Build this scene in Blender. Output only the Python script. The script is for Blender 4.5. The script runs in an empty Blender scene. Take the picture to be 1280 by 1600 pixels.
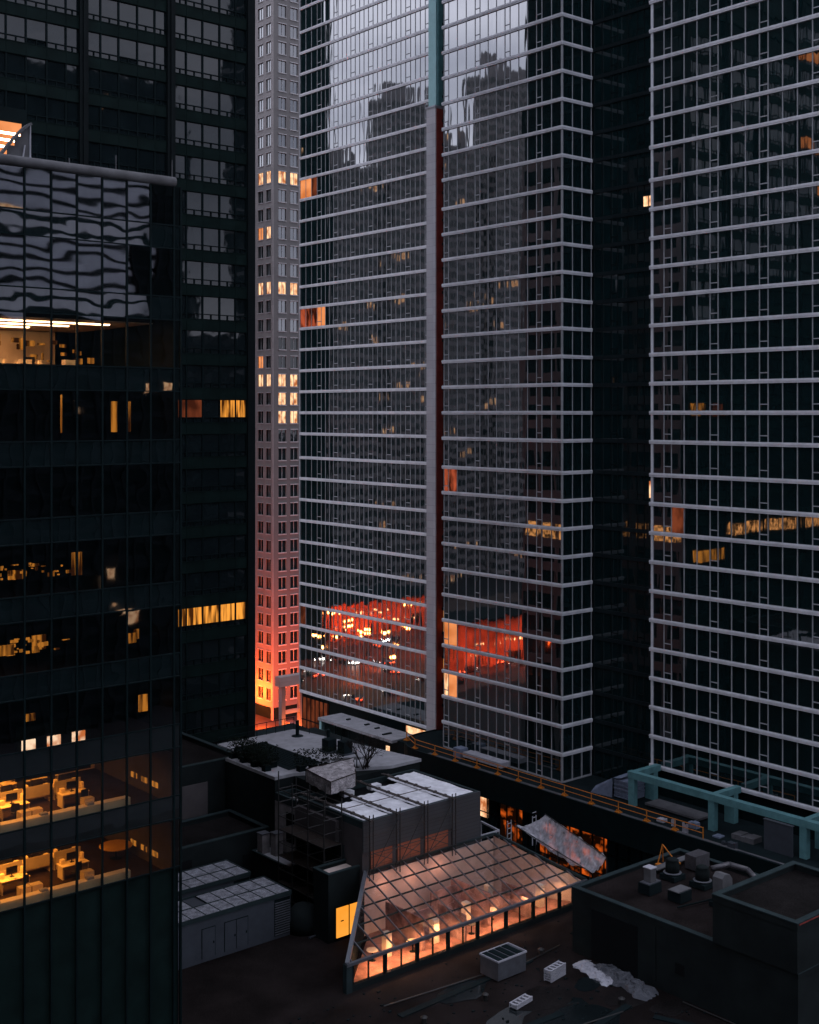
import bpy, math, random
from mathutils import Vector, noise as mnoise
random.seed(7)
S = bpy.context.scene
COL = S.collection
rad = math.radians
# ------------------------------------------------------------------ camera
FPX, TH, CZ, HV = 1970.0, rad(40.15), 64.0, 645.0
cd = bpy.data.cameras.new("camera"); cam = bpy.data.objects.new("camera", cd); COL.objects.link(cam)
cam.location = (0, 0, CZ); cam.rotation_euler = (rad(90), 0, -TH)
cd.sensor_fit = 'HORIZONTAL'; cd.sensor_width = 36; cd.lens = FPX/1280*36
cd.shift_y = -(800-HV)/1280; cd.clip_start = 0.5; cd.clip_end = 6000
S.camera = cam
# ------------------------------------------------------------------ world and sun
w = bpy.data.worlds.new("World"); S.world = w; w.use_nodes = True
N = w.node_tree.nodes; L = w.node_tree.links; N.clear()
out = N.new('ShaderNodeOutputWorld'); bg = N.new('ShaderNodeBackground'); sky = N.new('ShaderNodeTexSky')
sky.sky_type = 'NISHITA'; sky.sun_disc = False; sky.sun_elevation = rad(4); sky.sun_rotation = rad(285)
sky.air_density = 1.0; sky.dust_density = 2.0; sky.altitude = 100
hs = N.new('ShaderNodeHueSaturation'); hs.inputs['Saturation'].default_value = 0.32
tc = N.new('ShaderNodeTexCoord'); mp = N.new('ShaderNodeMapping'); mp.inputs['Scale'].default_value = (1, 1, 2.2)
nz = N.new('ShaderNodeTexNoise'); nz.inputs['Scale'].default_value = 3.1; nz.inputs['Detail'].default_value = 6
cr = N.new('ShaderNodeValToRGB'); cr.color_ramp.elements[0].position = .3; cr.color_ramp.elements[1].position = .72
cr.color_ramp.elements[0].color = (.24, .26, .33, 1); cr.color_ramp.elements[1].color = (1.0, .98, 1.06, 1)
mx = N.new('ShaderNodeMix'); mx.data_type = 'RGBA'; mx.blend_type = 'MULTIPLY'; mx.inputs[0].default_value = 1
mg = N.new('ShaderNodeMix'); mg.data_type = 'RGBA'; mg.inputs[0].default_value = .85; mg.inputs[7].default_value = (7.9, 8.25, 9.05, 1)
L.new(tc.outputs['Generated'], mp.inputs[0]); L.new(mp.outputs[0], nz.inputs[0]); L.new(nz.outputs[0], cr.inputs[0])
L.new(sky.outputs[0], hs.inputs['Color']); L.new(hs.outputs[0], mg.inputs[6]); L.new(mg.outputs[2], mx.inputs[6]); L.new(cr.outputs[0], mx.inputs[7])
L.new(mx.outputs[2], bg.inputs[0]); bg.inputs[1].default_value = 0.14; L.new(bg.outputs[0], out.inputs[0])
sl = bpy.data.lights.new("sun", 'SUN'); sl.energy = 0.12; sl.angle = rad(25); sl.color = (1, .93, .9)
so = bpy.data.objects.new("sun", sl); COL.objects.link(so); so.rotation_euler = (rad(50), 0, rad(-105+180))
S.render.engine = 'CYCLES'
S.view_settings.view_transform = 'Standard'; S.view_settings.look = 'None'; S.view_settings.gamma = 1
S.view_settings.exposure = 1.3
S.cycles.max_bounces = 8; S.cycles.glossy_bounces = 4; S.cycles.transparent_max_bounces = 12
# ------------------------------------------------------------------ helpers
sT, cT = math.sin(TH), math.cos(TH)
def ray(u, v=HV):
    t = (u-640)/FPX; return sT+t*cT, cT-t*sT, (HV-v)/FPX
def pz(u, v, z):
    a, b, k = ray(u, v); D = (z-CZ)/k; return a*D, b*D, z
def px(u, v, X):
    a, b, k = ray(u, v); D = X/a; return X, b*D, CZ+D*k
def py(u, v, Y):
    a, b, k = ray(u, v); D = Y/b; return a*D, Y, CZ+D*k
class MB:
    def __init__(s): s.v = []; s.f = []
    def face(s, pts):
        n = len(s.v); s.v += [tuple(p) for p in pts]; s.f.append(tuple(range(n, n+len(pts)))); return s
    def box(s, x0, x1, y0, y1, z0, z1):
        x0, x1 = min(x0, x1), max(x0, x1); y0, y1 = min(y0, y1), max(y0, y1); z0, z1 = min(z0, z1), max(z0, z1)
        n = len(s.v)
        s.v += [(x0,y0,z0),(x1,y0,z0),(x1,y1,z0),(x0,y1,z0),(x0,y0,z1),(x1,y0,z1),(x1,y1,z1),(x0,y1,z1)]
        s.f += [tuple(n+i for i in q) for q in ((0,3,2,1),(4,5,6,7),(0,1,5,4),(1,2,6,5),(2,3,7,6),(3,0,4,7))]; return s
    def prism(s, poly, z0, z1):
        n = len(s.v); m = len(poly)
        s.v += [(p[0], p[1], z0) for p in poly] + [(p[0], p[1], z1) for p in poly]
        s.f.append(tuple(n+i for i in reversed(range(m)))); s.f.append(tuple(n+m+i for i in range(m)))
        for i in range(m):
            j = (i+1) % m; s.f.append((n+i, n+j, n+m+j, n+m+i))
        return s
    def tube(s, a, b, r, r2=None, seg=8, cap=True):
        a = Vector(a); b = Vector(b); d = (b-a)
        if d.length < 1e-6: return s
        d.normalize(); u = d.orthogonal().normalized(); w_ = d.cross(u); r2 = r if r2 is None else r2
        n = len(s.v)
        for p, q in ((a, r), (b, r2)):
            for i in range(seg):
                t = 2*math.pi*i/seg; s.v.append(tuple(p+(u*math.cos(t)+w_*math.sin(t))*q))
        for i in range(seg):
            j = (i+1) % seg; s.f.append((n+i, n+j, n+seg+j, n+seg+i))
        if cap: s.f.append(tuple(n+i for i in reversed(range(seg)))); s.f.append(tuple(n+seg+i for i in range(seg)))
        return s
    def beam(s, a, b, w_, h):           # rectangular bar between two points
        a = Vector(a); b = Vector(b); d = (b-a).normalized(); up = Vector((0, 0, 1))
        if abs(d.z) > .95: up = Vector((1, 0, 0))
        r = d.cross(up).normalized()*w_/2; q = r.cross(d).normalized()*h/2; n = len(s.v)
        for p in (a, b):
            for o in (-r-q, r-q, r+q, -r+q): s.v.append(tuple(p+o))
        s.f += [tuple(n+i for i in k) for k in ((3,2,1,0),(4,5,6,7),(0,1,5,4),(1,2,6,5),(2,3,7,6),(3,0,4,7))]; return s
    def lathe(s, c, prof, seg=16):
        n = len(s.v)
        for r, z in prof:
            for i in range(seg):
                t = 2*math.pi*i/seg; s.v.append((c[0]+r*math.cos(t), c[1]+r*math.sin(t), c[2]+z))
        for k in range(len(prof)-1):
            for i in range(seg):
                j = (i+1) % seg; a = n+k*seg; s.f.append((a+i, a+j, a+seg+j, a+seg+i))
        s.f.append(tuple(n+i for i in reversed(range(seg)))); s.f.append(tuple(n+(len(prof)-1)*seg+i for i in range(seg)))
        return s
    def build(s, name, m, parent=None, smooth=False):
        o = Vector((0, 0, 0)); p = parent
        while p is not None: o += p.location; p = p.parent
        me = bpy.data.meshes.new(name); me.from_pydata([(x-o.x, y-o.y, z-o.z) for x, y, z in s.v], [], s.f)
        me.materials.append(m); me.update()
        if smooth: me.polygons.foreach_set('use_smooth', [True]*len(me.polygons))
        ob = bpy.data.objects.new(name, me); COL.objects.link(ob); ob.parent = parent; return ob
def split(mb, name, m, parent=None):          # one object for every separate piece
    par = list(range(len(mb.v)))
    def fd(i):
        while par[i] != i: par[i] = par[par[i]]; i = par[i]
        return i
    for f in mb.f:
        for q in f[1:]: par[fd(q)] = fd(f[0])
    gr = {}
    for f in mb.f: gr.setdefault(fd(f[0]), []).append(f)
    for fs in gr.values():
        ids = sorted({i for f in fs for i in f}); ix = {q: k for k, q in enumerate(ids)}; b = MB()
        b.v = [mb.v[i] for i in ids]; b.f = [tuple(ix[i] for i in f) for f in fs]; b.build(name, m, parent)
def thing(name, label, cat, loc=(0, 0, 0), group=None):
    o = bpy.data.objects.new(name, None); COL.objects.link(o); o.location = loc; o.empty_display_size = .2
    o['label'] = label; o['category'] = cat
    if group: o['group'] = group
    return o
def tag(o, label, cat, group=None):
    o['label'] = label; o['category'] = cat
    if group: o['group'] = group
    return o
def struct(name, mb, m):
    o = mb.build(name, m); o['kind'] = 'structure'; return o
def copy_tree(o, parent=None):
    c = o.copy(); COL.objects.link(c); c.parent = parent
    for ch in [q for q in o.children]: copy_tree(ch, c)
    return c
# ------------------------------------------------------------------ materials
def mat(name, col, rough=.7, var=.25, scale=1.2, bump=0., bscale=8., metal=0., ior=1.45, spec=.5, speck=0.):
    m = bpy.data.materials.new(name); m.use_nodes = True; n = m.node_tree.nodes; l = m.node_tree.links
    b = n['Principled BSDF']; b.inputs['Roughness'].default_value = rough; b.inputs['Metallic'].default_value = metal
    b.inputs['IOR'].default_value = ior; b.inputs['Specular IOR Level'].default_value = spec if (rough < .3 or metal) else spec*(.1 if max(col) < .05 else .3)
    t = n.new('ShaderNodeTexCoord'); nt = n.new('ShaderNodeTexNoise'); nt.inputs['Scale'].default_value = scale; nt.inputs['Detail'].default_value = 7
    nt.inputs['Roughness'].default_value = .62
    r = n.new('ShaderNodeMapRange'); r.inputs[1].default_value = .3; r.inputs[2].default_value = .7
    r.inputs[3].default_value = 1-var; r.inputs[4].default_value = 1+var
    v = n.new('ShaderNodeMix'); v.data_type = 'RGBA'; v.blend_type = 'MULTIPLY'; v.inputs[0].default_value = 1; v.inputs[6].default_value = (*col, 1)
    l.new(t.outputs['Object'], nt.inputs[0]); l.new(nt.outputs[0], r.inputs[0]); l.new(r.outputs[0], v.inputs[7])
    src = v.outputs[2]
    if speck:
        n2 = n.new('ShaderNodeTexNoise'); n2.inputs['Scale'].default_value = 14; n2.inputs['Detail'].default_value = 3
        r2 = n.new('ShaderNodeMapRange'); r2.inputs[1].default_value = .35; r2.inputs[2].default_value = .65
        r2.inputs[3].default_value = 1-speck; r2.inputs[4].default_value = 1+speck
        v2 = n.new('ShaderNodeMix'); v2.data_type = 'RGBA'; v2.blend_type = 'MULTIPLY'; v2.inputs[0].default_value = 1
        l.new(t.outputs['Object'], n2.inputs[0]); l.new(n2.outputs[0], r2.inputs[0]); l.new(src, v2.inputs[6]); l.new(r2.outputs[0], v2.inputs[7]); src = v2.outputs[2]
    l.new(src, b.inputs['Base Color'])
    if bump:
        nb = n.new('ShaderNodeTexNoise'); nb.inputs['Scale'].default_value = bscale; nb.inputs['Detail'].default_value = 5
        bm_ = n.new('ShaderNodeBump'); bm_.inputs['Strength'].default_value = 1; bm_.inputs['Distance'].default_value = bump
        l.new(t.outputs['Object'], nb.inputs[0]); l.new(nb.outputs[0], bm_.inputs['Height']); l.new(bm_.outputs[0], b.inputs['Normal'])
    return m
def glass_mat(name, col, ior, rough, amp, sc):      # dark coated mirror glass, gently warped
    m = mat(name, col, rough, .3, .5, 0, 1, 0, ior)
    n = m.node_tree.nodes; l = m.node_tree.links; b = n['Principled BSDF']
    t = n.new('ShaderNodeTexCoord'); mpp = n.new('ShaderNodeMapping'); mpp.inputs['Scale'].default_value = sc
    nb = n.new('ShaderNodeTexNoise'); nb.inputs['Scale'].default_value = 1; nb.inputs['Detail'].default_value = 1.5
    bm_ = n.new('ShaderNodeBump'); bm_.inputs['Distance'].default_value = amp
    l.new(t.outputs['Object'], mpp.inputs[0]); l.new(mpp.outputs[0], nb.inputs[0]); l.new(nb.outputs[0], bm_.inputs['Height']); l.new(bm_.outputs[0], b.inputs['Normal'])
    return m
def lit_mat(name, c1, c2, st, scale=(1, 1, 1), lo=.35, hi=.65):   # a lit room seen through its window
    m = bpy.data.materials.new(name); m.use_nodes = True; n = m.node_tree.nodes; l = m.node_tree.links
    for q in list(n): n.remove(q)
    o = n.new('ShaderNodeOutputMaterial'); e = n.new('ShaderNodeEmission'); t = n.new('ShaderNodeTexCoord'); mpp = n.new('ShaderNodeMapping')
    mpp.inputs['Scale'].default_value = scale; nt = n.new('ShaderNodeTexNoise'); nt.inputs['Scale'].default_value = 1; nt.inputs['Detail'].default_value = 4
    c = n.new('ShaderNodeValToRGB'); c.color_ramp.elements[0].position = lo; c.color_ramp.elements[1].position = hi
    c.color_ramp.elements[0].color = (*c1, 1); c.color_ramp.elements[1].color = (*c2, 1)
    l.new(t.outputs['Object'], mpp.inputs[0]); l.new(mpp.outputs[0], nt.inputs[0]); l.new(nt.outputs[0], c.inputs[0]); l.new(c.outputs[0], e.inputs[0])
    e.inputs[1].default_value = st; l.new(e.outputs[0], o.inputs[0]); return m
def clear_glass(name, tint, refl, amp=0., sc=(1, 1, 1)):
    m = bpy.data.materials.new(name); m.use_nodes = True; n = m.node_tree.nodes; l = m.node_tree.links
    for q in list(n): n.remove(q)
    o = n.new('ShaderNodeOutputMaterial'); tr = n.new('ShaderNodeBsdfTransparent'); gl = n.new('ShaderNodeBsdfGlossy'); mi = n.new('ShaderNodeMixShader')
    tr.inputs[0].default_value = (*tint, 1); gl.inputs['Roughness'].default_value = .02; gl.inputs['Color'].default_value = (.86, .9, .95, 1); mi.inputs[0].default_value = refl
    if amp:
        t = n.new('ShaderNodeTexCoord'); mpp = n.new('ShaderNodeMapping'); mpp.inputs['Scale'].default_value = sc
        nb = n.new('ShaderNodeTexNoise'); nb.inputs['Scale'].default_value = 1; nb.inputs['Detail'].default_value = 1.2
        bm_ = n.new('ShaderNodeBump'); bm_.inputs['Distance'].default_value = amp
        l.new(t.outputs['Object'], mpp.inputs[0]); l.new(mpp.outputs[0], nb.inputs[0]); l.new(nb.outputs[0], bm_.inputs['Height']); l.new(bm_.outputs[0], gl.inputs['Normal'])
    l.new(tr.outputs[0], mi.inputs[1]); l.new(gl.outputs[0], mi.inputs[2]); l.new(mi.outputs[0], o.inputs[0]); return m
def tile_mat(name, col, mortar, bw, bh, ax='Y', rough=.6, ms=.012):
    m = bpy.data.materials.new(name); m.use_nodes = True; n = m.node_tree.nodes; l = m.node_tree.links
    b = n['Principled BSDF']; b.inputs['Roughness'].default_value = rough
    t = n.new('ShaderNodeTexCoord'); sp = n.new('ShaderNodeSeparateXYZ'); cb = n.new('ShaderNodeCombineXYZ'); br = n.new('ShaderNodeTexBrick')
    l.new(t.outputs['Object'], sp.inputs[0]); l.new(sp.outputs[ax], cb.inputs['X']); l.new(sp.outputs['Z'], cb.inputs['Y']); l.new(cb.outputs[0], br.inputs[0])
    br.offset = 0; br.inputs['Scale'].default_value = 1; br.inputs['Brick Width'].default_value = bw; br.inputs['Row Height'].default_value = bh; br.inputs['Mortar Size'].default_value = ms
    br.inputs['Color1'].default_value = (*col, 1); br.inputs['Color2'].default_value = (*[q*.86 for q in col], 1); br.inputs['Mortar'].default_value = (*mortar, 1)
    nt = n.new('ShaderNodeTexNoise'); nt.inputs['Scale'].default_value = .35; nt.inputs['Detail'].default_value = 6
    r = n.new('ShaderNodeMapRange'); r.inputs[3].default_value = .75; r.inputs[4].default_value = 1.25
    v = n.new('ShaderNodeMix'); v.data_type = 'RGBA'; v.blend_type = 'MULTIPLY'; v.inputs[0].default_value = 1
    l.new(t.outputs['Object'], nt.inputs[0]); l.new(nt.outputs[0], r.inputs[0]); l.new(br.outputs['Color'], v.inputs[6]); l.new(r.outputs[0], v.inputs[7]); l.new(v.outputs[2], b.inputs['Base Color']); return m
TEALK = (.004, .013, .0145)
M = dict(
 asphalt=mat('asphalt', (.02, .02, .022), .6, .3, .2, .01, 6),
 band=mat('grey_metal_band', (.56, .565, .595), .5, .16, .7), frame=mat('mullion_grey', (.27, .275, .29), .5, .2, .6),
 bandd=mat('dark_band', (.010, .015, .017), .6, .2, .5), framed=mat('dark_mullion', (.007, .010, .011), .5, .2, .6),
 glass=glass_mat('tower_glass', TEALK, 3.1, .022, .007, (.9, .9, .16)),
 glassd=glass_mat('shaded_glass', TEALK, 1.55, .02, .01, (.9, .9, .2)),  # weak-mirror copy of the tower glass, its shade set in the material
 pier=tile_mat('grey_pier_tiles', (.33, .33, .355), (.11, .11, .125), 1.6, .95), redp=mat('oxide_red_panel', (.2, .035, .028), .7, .3, 1),
 tealp=mat('teal_panel', (.25, .43, .44), .5, .12, .8), teald=mat('teal_steel_paint', (.085, .195, .205), .5, .22, 1.1),
 stone=tile_mat('pale_stone', (.215, .19, .185), (.09, .08, .078), 1.4, 1.21), stonel=mat('light_stone_trim', (.34, .33, .335), .7, .15, 1),
 blackm=mat('black_metal', (.004, .009, .010), .5, .25, .8), blackp=mat('black_spandrel', (.005, .0115, .0108), .55, .35, .6),
 dglass=glass_mat('office_window_glass', (.006, .010, .0115), 1.42, .03, .006, (.7, .7, .7)),
 shedw=mat('pale_shed_render', (.20, .185, .185), .85, .3, 1.5), wallm=mat('patchy_partition', (.26, .17, .16), .7, .7, .9), puddle=mat('wet_roof_membrane', (.006, .009, .010), .12, .2, .6, .004, 5),
 bglass=glass_mat('sky_window_glass', (.012, .016, .022), 2.1, .05, .004, (.7, .7, .7)),
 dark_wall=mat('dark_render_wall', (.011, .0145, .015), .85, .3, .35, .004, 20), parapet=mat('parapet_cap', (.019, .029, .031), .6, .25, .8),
 brown_wall=mat('taupe_render_wall', (.058, .052, .054), .85, .2, .5, .003, 20),
 siding=tile_mat('grey_metal_siding', (.026, .029, .034), (.012, .014, .017), 30, .28, 'X', .6, .02),
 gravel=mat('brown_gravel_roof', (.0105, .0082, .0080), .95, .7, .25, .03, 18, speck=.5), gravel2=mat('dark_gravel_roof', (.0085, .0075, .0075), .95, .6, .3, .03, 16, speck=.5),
 white_roof=mat('pale_membrane_roof', (.25, .25, .265), .8, .22, .9, .01, 5), dark_roof=mat('black_bitumen', (.007, .012, .0135), .85, .2, .6),
 tarp=mat('white_tarp', (.62, .62, .65), .6, .2, 1.3, .03, 3), tarpd=mat('dusty_plastic', (.27, .25, .255), .6, .6, 2.2, .08, 2.5, speck=.4), bluetarp=mat('pale_blue_wrap', (.13, .155, .21), .55, .25, 1.5, .03, 5),
 pole=mat('scaffold_steel', (.014, .014, .014), .55, .3, 3, metal=.2), polel=mat('galvanised_pole', (.07, .058, .054), .5, .35, 3, metal=.3),
 white=mat('white_paint', (.30, .30, .33), .5, .15, 2), orange=mat('orange_rail_paint', (.42, .14, .02), .5, .15, 4),
 board=tile_mat('orange_insulation_board', (.24, .07, .033), (.08, .026, .016), 1.25, .6, 'X', .8, .02),
 unit=mat('grey_unit_paint', (.040, .046, .056), .55, .15, .9), unitd=mat('grey_unit_roof', (.16, .165, .185), .6, .6, 2.2, speck=.45),
 louvre=mat('louvre_metal', (.07, .074, .085), .5, .2, 2), hole=mat('black_opening', (.006, .007, .008), .9, .1),
 alu=mat('aluminium_bar', (.10, .105, .12), .4, .2, 2, metal=.4), ducts=mat('galvanised_duct', (.06, .058, .064), .45, .3, 4, metal=.3),
 conc=mat('grey_concrete', (.085, .085, .09), .85, .25, 1, .005, 10), wood=mat('pallet_wood', (.025, .02, .018), .8, .3, 4),
 carpet=mat('dark_carpet', (.03, .02, .014), .95, .3, 2), desk=mat('cream_desk_top', (.8, .68, .45), .5, .1, 2), chair=mat('charcoal_chair', (.02, .02, .022), .7, .2, 3),
 wallw=mat('cream_wall', (.6, .5, .38), .8, .1, 1), cab=mat('beige_cabinet', (.42, .36, .28), .6, .1, 2), screen=mat('black_screen', (.008, .008, .009), .25, .1),
 red=mat('red_plastic', (.5, .02, .02), .4, .1), bark=mat('bare_bark', (.015, .012, .011), .9, .3, 8), leaf=mat('dark_leaves', (.004, .007, .005), .8, .4, 3),
 pink=mat('pinkish_plaster', (.46, .37, .33), .8, .15, 1), floorp=mat('terracotta_floor', (.26, .13, .10), .5, .7, .7),
 grid=mat('tan_office_stone', (.19, .175, .18), .8, .2, .3), gridl=mat('pale_spandrel', (.52, .52, .56), .7, .15, .3),
 body=mat('car_paint', (.03, .03, .035), .25, .2), tyre=mat('rubber', (.02, .02, .02), .8, .1), skin=mat('curtain', (.4, .25, .1), .9, .2),
 teal_glass=clear_glass('tinted_curtain_glass', (.50, .47, .42), .24, .011, (.36, .36, .42)), sky_glass=clear_glass('skylight_glass', (.86, .85, .85), .12, .012, (.9, .9, .9)),
 spandrel=glass_mat('opaque_spandrel_glass', (.004, .008, .009), 2.9, .015, .011, (.36, .36, .42)),
 lamp_w=lit_mat('warm_tube', (1, .62, .32), (1, .72, .45), 9), lamp_o=lit_mat('orange_lamp', (1, .3, .06), (1, .42, .12), 40), lamp_h=lit_mat('white_headlight', (1, .85, .7), (1, .95, .9), 60),
 lamp_r=lit_mat('red_tail_light', (1, .05, .02), (1, .1, .03), 30),
 room_amber=lit_mat('amber_curtained_room', (.05, .014, .003), (1, .37, .05), .44, (3.2, 3.2, .25), .4, .6),
 room_cream=lit_mat('cream_lit_room', (.35, .10, .03), (1, .60, .33), .62, (1.3, 1.3, .8), .35, .6),
 room_white=lit_mat('bright_lit_room', (.5, .14, .04), (1, .75, .55), 1.1, (1.1, 1.1, 1.1), .38, .55),
 room_peach=lit_mat('peach_lit_room', (.55, .14, .03), (1, .36, .13), .42, (.35, .35, .4), .3, .7),
 room_red=lit_mat('red_lit_room', (.04, .008, .004), (.6, .11, .045), .3, (1.3, 1.3, .5), .4, .62),
 lamp_s=lit_mat('warm_sign_light', (1, .35, .1), (1, .6, .3), 6), glow_wall=mat('glow_tinted_wall', (.30, .13, .07), .8, .75, .22, .01, 4, speck=.5),  # hall wall colour carries the red glow and its uneven patches
 room_row=lit_mat('busy_lit_row', (.004, .002, .001), (1, .42, .13), .8, (3.5, 3.5, 2.2), .42, .57),
 room_dim=lit_mat('dim_brown_room', (.05, .012, .006), (.22, .05, .02), .35, (1, 1, .5), .35, .65),
 room_fire=lit_mat('orange_lobby', (.010, .003, .001), (1, .15, .015), .26, (.7, .7, .9), .50, .68),
 room_yellow=lit_mat('yellow_glass_door', (1, .34, .03), (1, .42, .06), .42, (.6, .6, .6), .3, .7),
 net=None)
def net_mat():
    m = bpy.data.materials.new('debris_netting'); m.use_nodes = True; n = m.node_tree.nodes; l = m.node_tree.links
    b = n['Principled BSDF']; b.inputs['Base Color'].default_value = (.44, .43, .46, 1); b.inputs['Roughness'].default_value = .8
    o = n['Material Output']; tr = n.new('ShaderNodeBsdfTransparent'); mi = n.new('ShaderNodeMixShader'); t = n.new('ShaderNodeTexCoord')
    nt = n.new('ShaderNodeTexNoise'); nt.inputs['Scale'].default_value = 2.2; nt.inputs['Detail'].default_value = 8
    r = n.new('ShaderNodeMapRange'); r.inputs[1].default_value = .3; r.inputs[2].default_value = .7; r.inputs[3].default_value = .08; r.inputs[4].default_value = .62
    l.new(t.outputs['Object'], nt.inputs[0]); l.new(nt.outputs[0], r.inputs[0]); l.new(r.outputs[0], mi.inputs[0]); l.new(b.outputs[0], mi.inputs[1]); l.new(tr.outputs[0], mi.inputs[2]); l.new(mi.outputs[0], o.inputs[0]); return m
M['net'] = net_mat()
def lamp(name, kind, loc, power, col, size=.3, rot=None, parent=None, sx=None, sy=None, spot=None):
    d = bpy.data.lights.new(name, kind); d.energy = power; d.color = col
    if kind == 'AREA':
        d.shape = 'RECTANGLE'; d.size = sx; d.size_y = sy
    elif kind == 'SPOT': d.spot_size = rad(spot); d.shadow_soft_size = size
    else: d.shadow_soft_size = size
    o = bpy.data.objects.new(name, d); COL.objects.link(o); o.location = loc
    if rot: o.rotation_euler = rot
    if parent:
        o.parent = parent; o.location = Vector(loc)-parent.location
    return o
# ------------------------------------------------------------------ setting
GZ = 4.0
struct('ground', MB().box(-2500, 2500, -2500, 2500, GZ-1, GZ), M['asphalt'])
# ------------------------------------------------------------------ glass towers
def zk(k):
    z = CZ-3.0*k
    if k >= 2: z -= .4
    if k >= 13: z -= .4
    if k <= -9: z += .4
    if k <= -19: z += .4
    return z
def mull(starts, nw, end0, end1, wides):
    """list of (y0, y1, narrow) panes running from end0 (far) down to end1 (near)"""
    out = []; prev = end0
    for s in starts:
        if s < prev-.3:
            n = wides if s < starts[0] else max(1, round((prev-s)/1.45)); w_ = (prev-s)/n
            for i in range(n): out.append((prev-w_*i, prev-w_*(i+1), False))
        e = max(s-nw, end1); out.append((s, e, True)); prev = e
    if prev > end1+.2:
        n = max(1, round((prev-end1)/1.5)); w_ = (prev-end1)/n
        for i in range(n): out.append((prev-w_*i, prev-w_*(i+1), False))
    return out
def storey(par, X, panes, k, glassm, bandm, framem, lit=None, side=None, ov=.045, mw=.085):
    zt, zb = zk(k-1)-.19, zk(k)+.19          # storey between band k-1 (above) and band k (below)
    g = MB(); rnd = random.Random(k*131+int(X*10)); litm = {}
    def q(a, b, nx, key):
        ty = rnd.gauss(0, .0022); tz = rnd.gauss(0, .0013)
        if nx:
            mx_, mz = (a+b)/2, (zt+zb)/2
            P = [(X+(y-mx_)*ty+(z-mz)*tz, y, z) for y, z in ((a, zb), (b, zb), (b, zt), (a, zt))]
        else:
            Y = side[0]; mx_, mz = (a+b)/2, (zt+zb)/2
            P = [(x, Y+(x-mx_)*ty+(z-mz)*tz, z) for x, z in ((a, zb), (b, zb), (b, zt), (a, zt))]
        lm = lit.get(key) if lit else None
        if lm: litm.setdefault(lm, MB()).face(P)
        else: g.face(P)
    for i, (a, b, nar) in enumerate(panes): q(a, b, True, i)
    if side:
        xs = side[1]
        for i in range(len(xs)-1): q(xs[i], xs[i+1], False, 's%d' % i)
    st = g.build('window_strip', glassm, par)
    fr = MB(); ys = [panes[0][0]]+[p[1] for p in panes]; fr.box(X-ov+.015, X+.02, ys[-1], ys[0], zb, zb+.035)
    for y in ys: fr.box(X-ov, X+.03, y-mw/2, y+mw/2, zb, zt)
    for a, b, nar in panes:
        if nar:
            zc = zb+(zt-zb)*.24; fr.box(X-ov+.01, X+.02, b+mw/2, a-mw/2, zc-.05, zc+.05)
    if side:
        for x in side[1][1:]: fr.box(x-mw/2, x+mw/2, side[0]-ov, side[0]+.03, zb, zt)
    fr.build('mullion_frame', framem, st)
    for lm, mb in litm.items(): mb.build('lit_pane', M[lm], par)
def band(par, X, y0, y1, k, m, side=None, ov=.16, ex=.0):
    z = zk(k); b = MB()
    if side:
        Y, x1 = side; b.prism([(X-ov, y0+ex), (X-ov, Y-ov), (x1, Y-ov), (x1, Y+.3), (X+.3, Y+.3), (X+.3, y0+ex)], z-.19, z+.19)
        b.prism([(X-ov-.035, y0+ex), (X-ov-.035, Y-ov-.035), (x1, Y-ov-.035), (x1, Y-ov), (X-ov, Y-ov), (X-ov, y0+ex)], z-.03, z+.14)
    else:
        b.box(X-ov, X+.3, y1, y0+ex, z-.19, z+.19)
        b.box(X-ov-.035, X-ov, y1, y0+ex, z-.03, z+.14)
    return b.build('slab_band', m, par)
KT = -24
tw = thing('glass_tower', 'tall glass tower with pale floor bands, a tiled pier and sharp corner, mid picture', 'skyscraper', (104, 110, GZ))
LP = mull([144.0-3.87*i for i in range(7)], .98, 148.1, 119.35, 3)
RP = mull([110.9, 105.56, 100.7, 95.8], .8, 111.0, 92.15, 3)
TP = mull([81.8, 76.1, 70.4, 64.7, 59.0, 53.3], .95, 83.3, 47.0, 3)
litL = {-10: {0: 'room_peach', 1: 'room_peach', 2: 'room_dim'}, -4: {0: 'room_red', 1: 'room_red', 2: 'room_red', 3: 'room_peach', 4: 'room_peach'},
        10: {0: 'room_dim'}}
litR = {3: {0: 'room_red', 1: 'room_red'}, 9: {0: 'room_peach', 1: 'room_peach'}, 11: {0: 'room_cream', 1: 'room_peach'}}
XL, XR, XT = 104.5, 98.9, 103.1
cx = [98.9+.05, 100.5, 102.0, 103.5]
for k in range(KT, 14):
    storey(tw, XL, LP, k, M['glass'], M['band'], M['frame'], litL.get(k))
    band(tw, XL, 148.15, 119.3, k, M['band'])
for k in range(KT, 13):
    storey(tw, XR, RP, k, M['glass'], M['band'], M['frame'], litR.get(k), (92.05, cx))
    band(tw, XR, 111.15, 92.1, k, M['band'], (92.05, 103.55))
# the storey under the last band of the right-hand part, standing on the deck
MB().face([(XR, 92.1, 24.6), (103.5, 92.1, 24.6), (103.5, 92.1, 27.4), (XR, 92.1, 27.4)]).build('window_strip', M['glass'], tw)
b = MB(); b.face([(XR, 111, 24.6), (XR, 92.1, 24.6), (XR, 92.1, 27.4), (XR, 111, 27.4)])
o = b.build('window_strip', M['glass'], tw); fr = MB()
for y in [111]+[p[1] for p in RP]: fr.box(XR-.06, XR+.03, y-.05, y+.05, 24.6, 27.4)
for x in cx[1:]: fr.box(x-.05, x+.05, 92.0, 92.1, 24.6, 27.4)
for a, b_, nar in RP:
    if nar: fr.box(XR-.05, XR+.02, b_, a, 25.2, 25.3); fr.box(XR-.05, XR+.02, b_, a, 27.0, 27.1)
fr.box(XR-.1, XR+.05, 92, 111, 24.6, 24.75); fr.box(XR, 103.5, 91.98, 92.1, 24.6, 24.75)
fr.build('mullion_frame', M['frame'], o)
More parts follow.
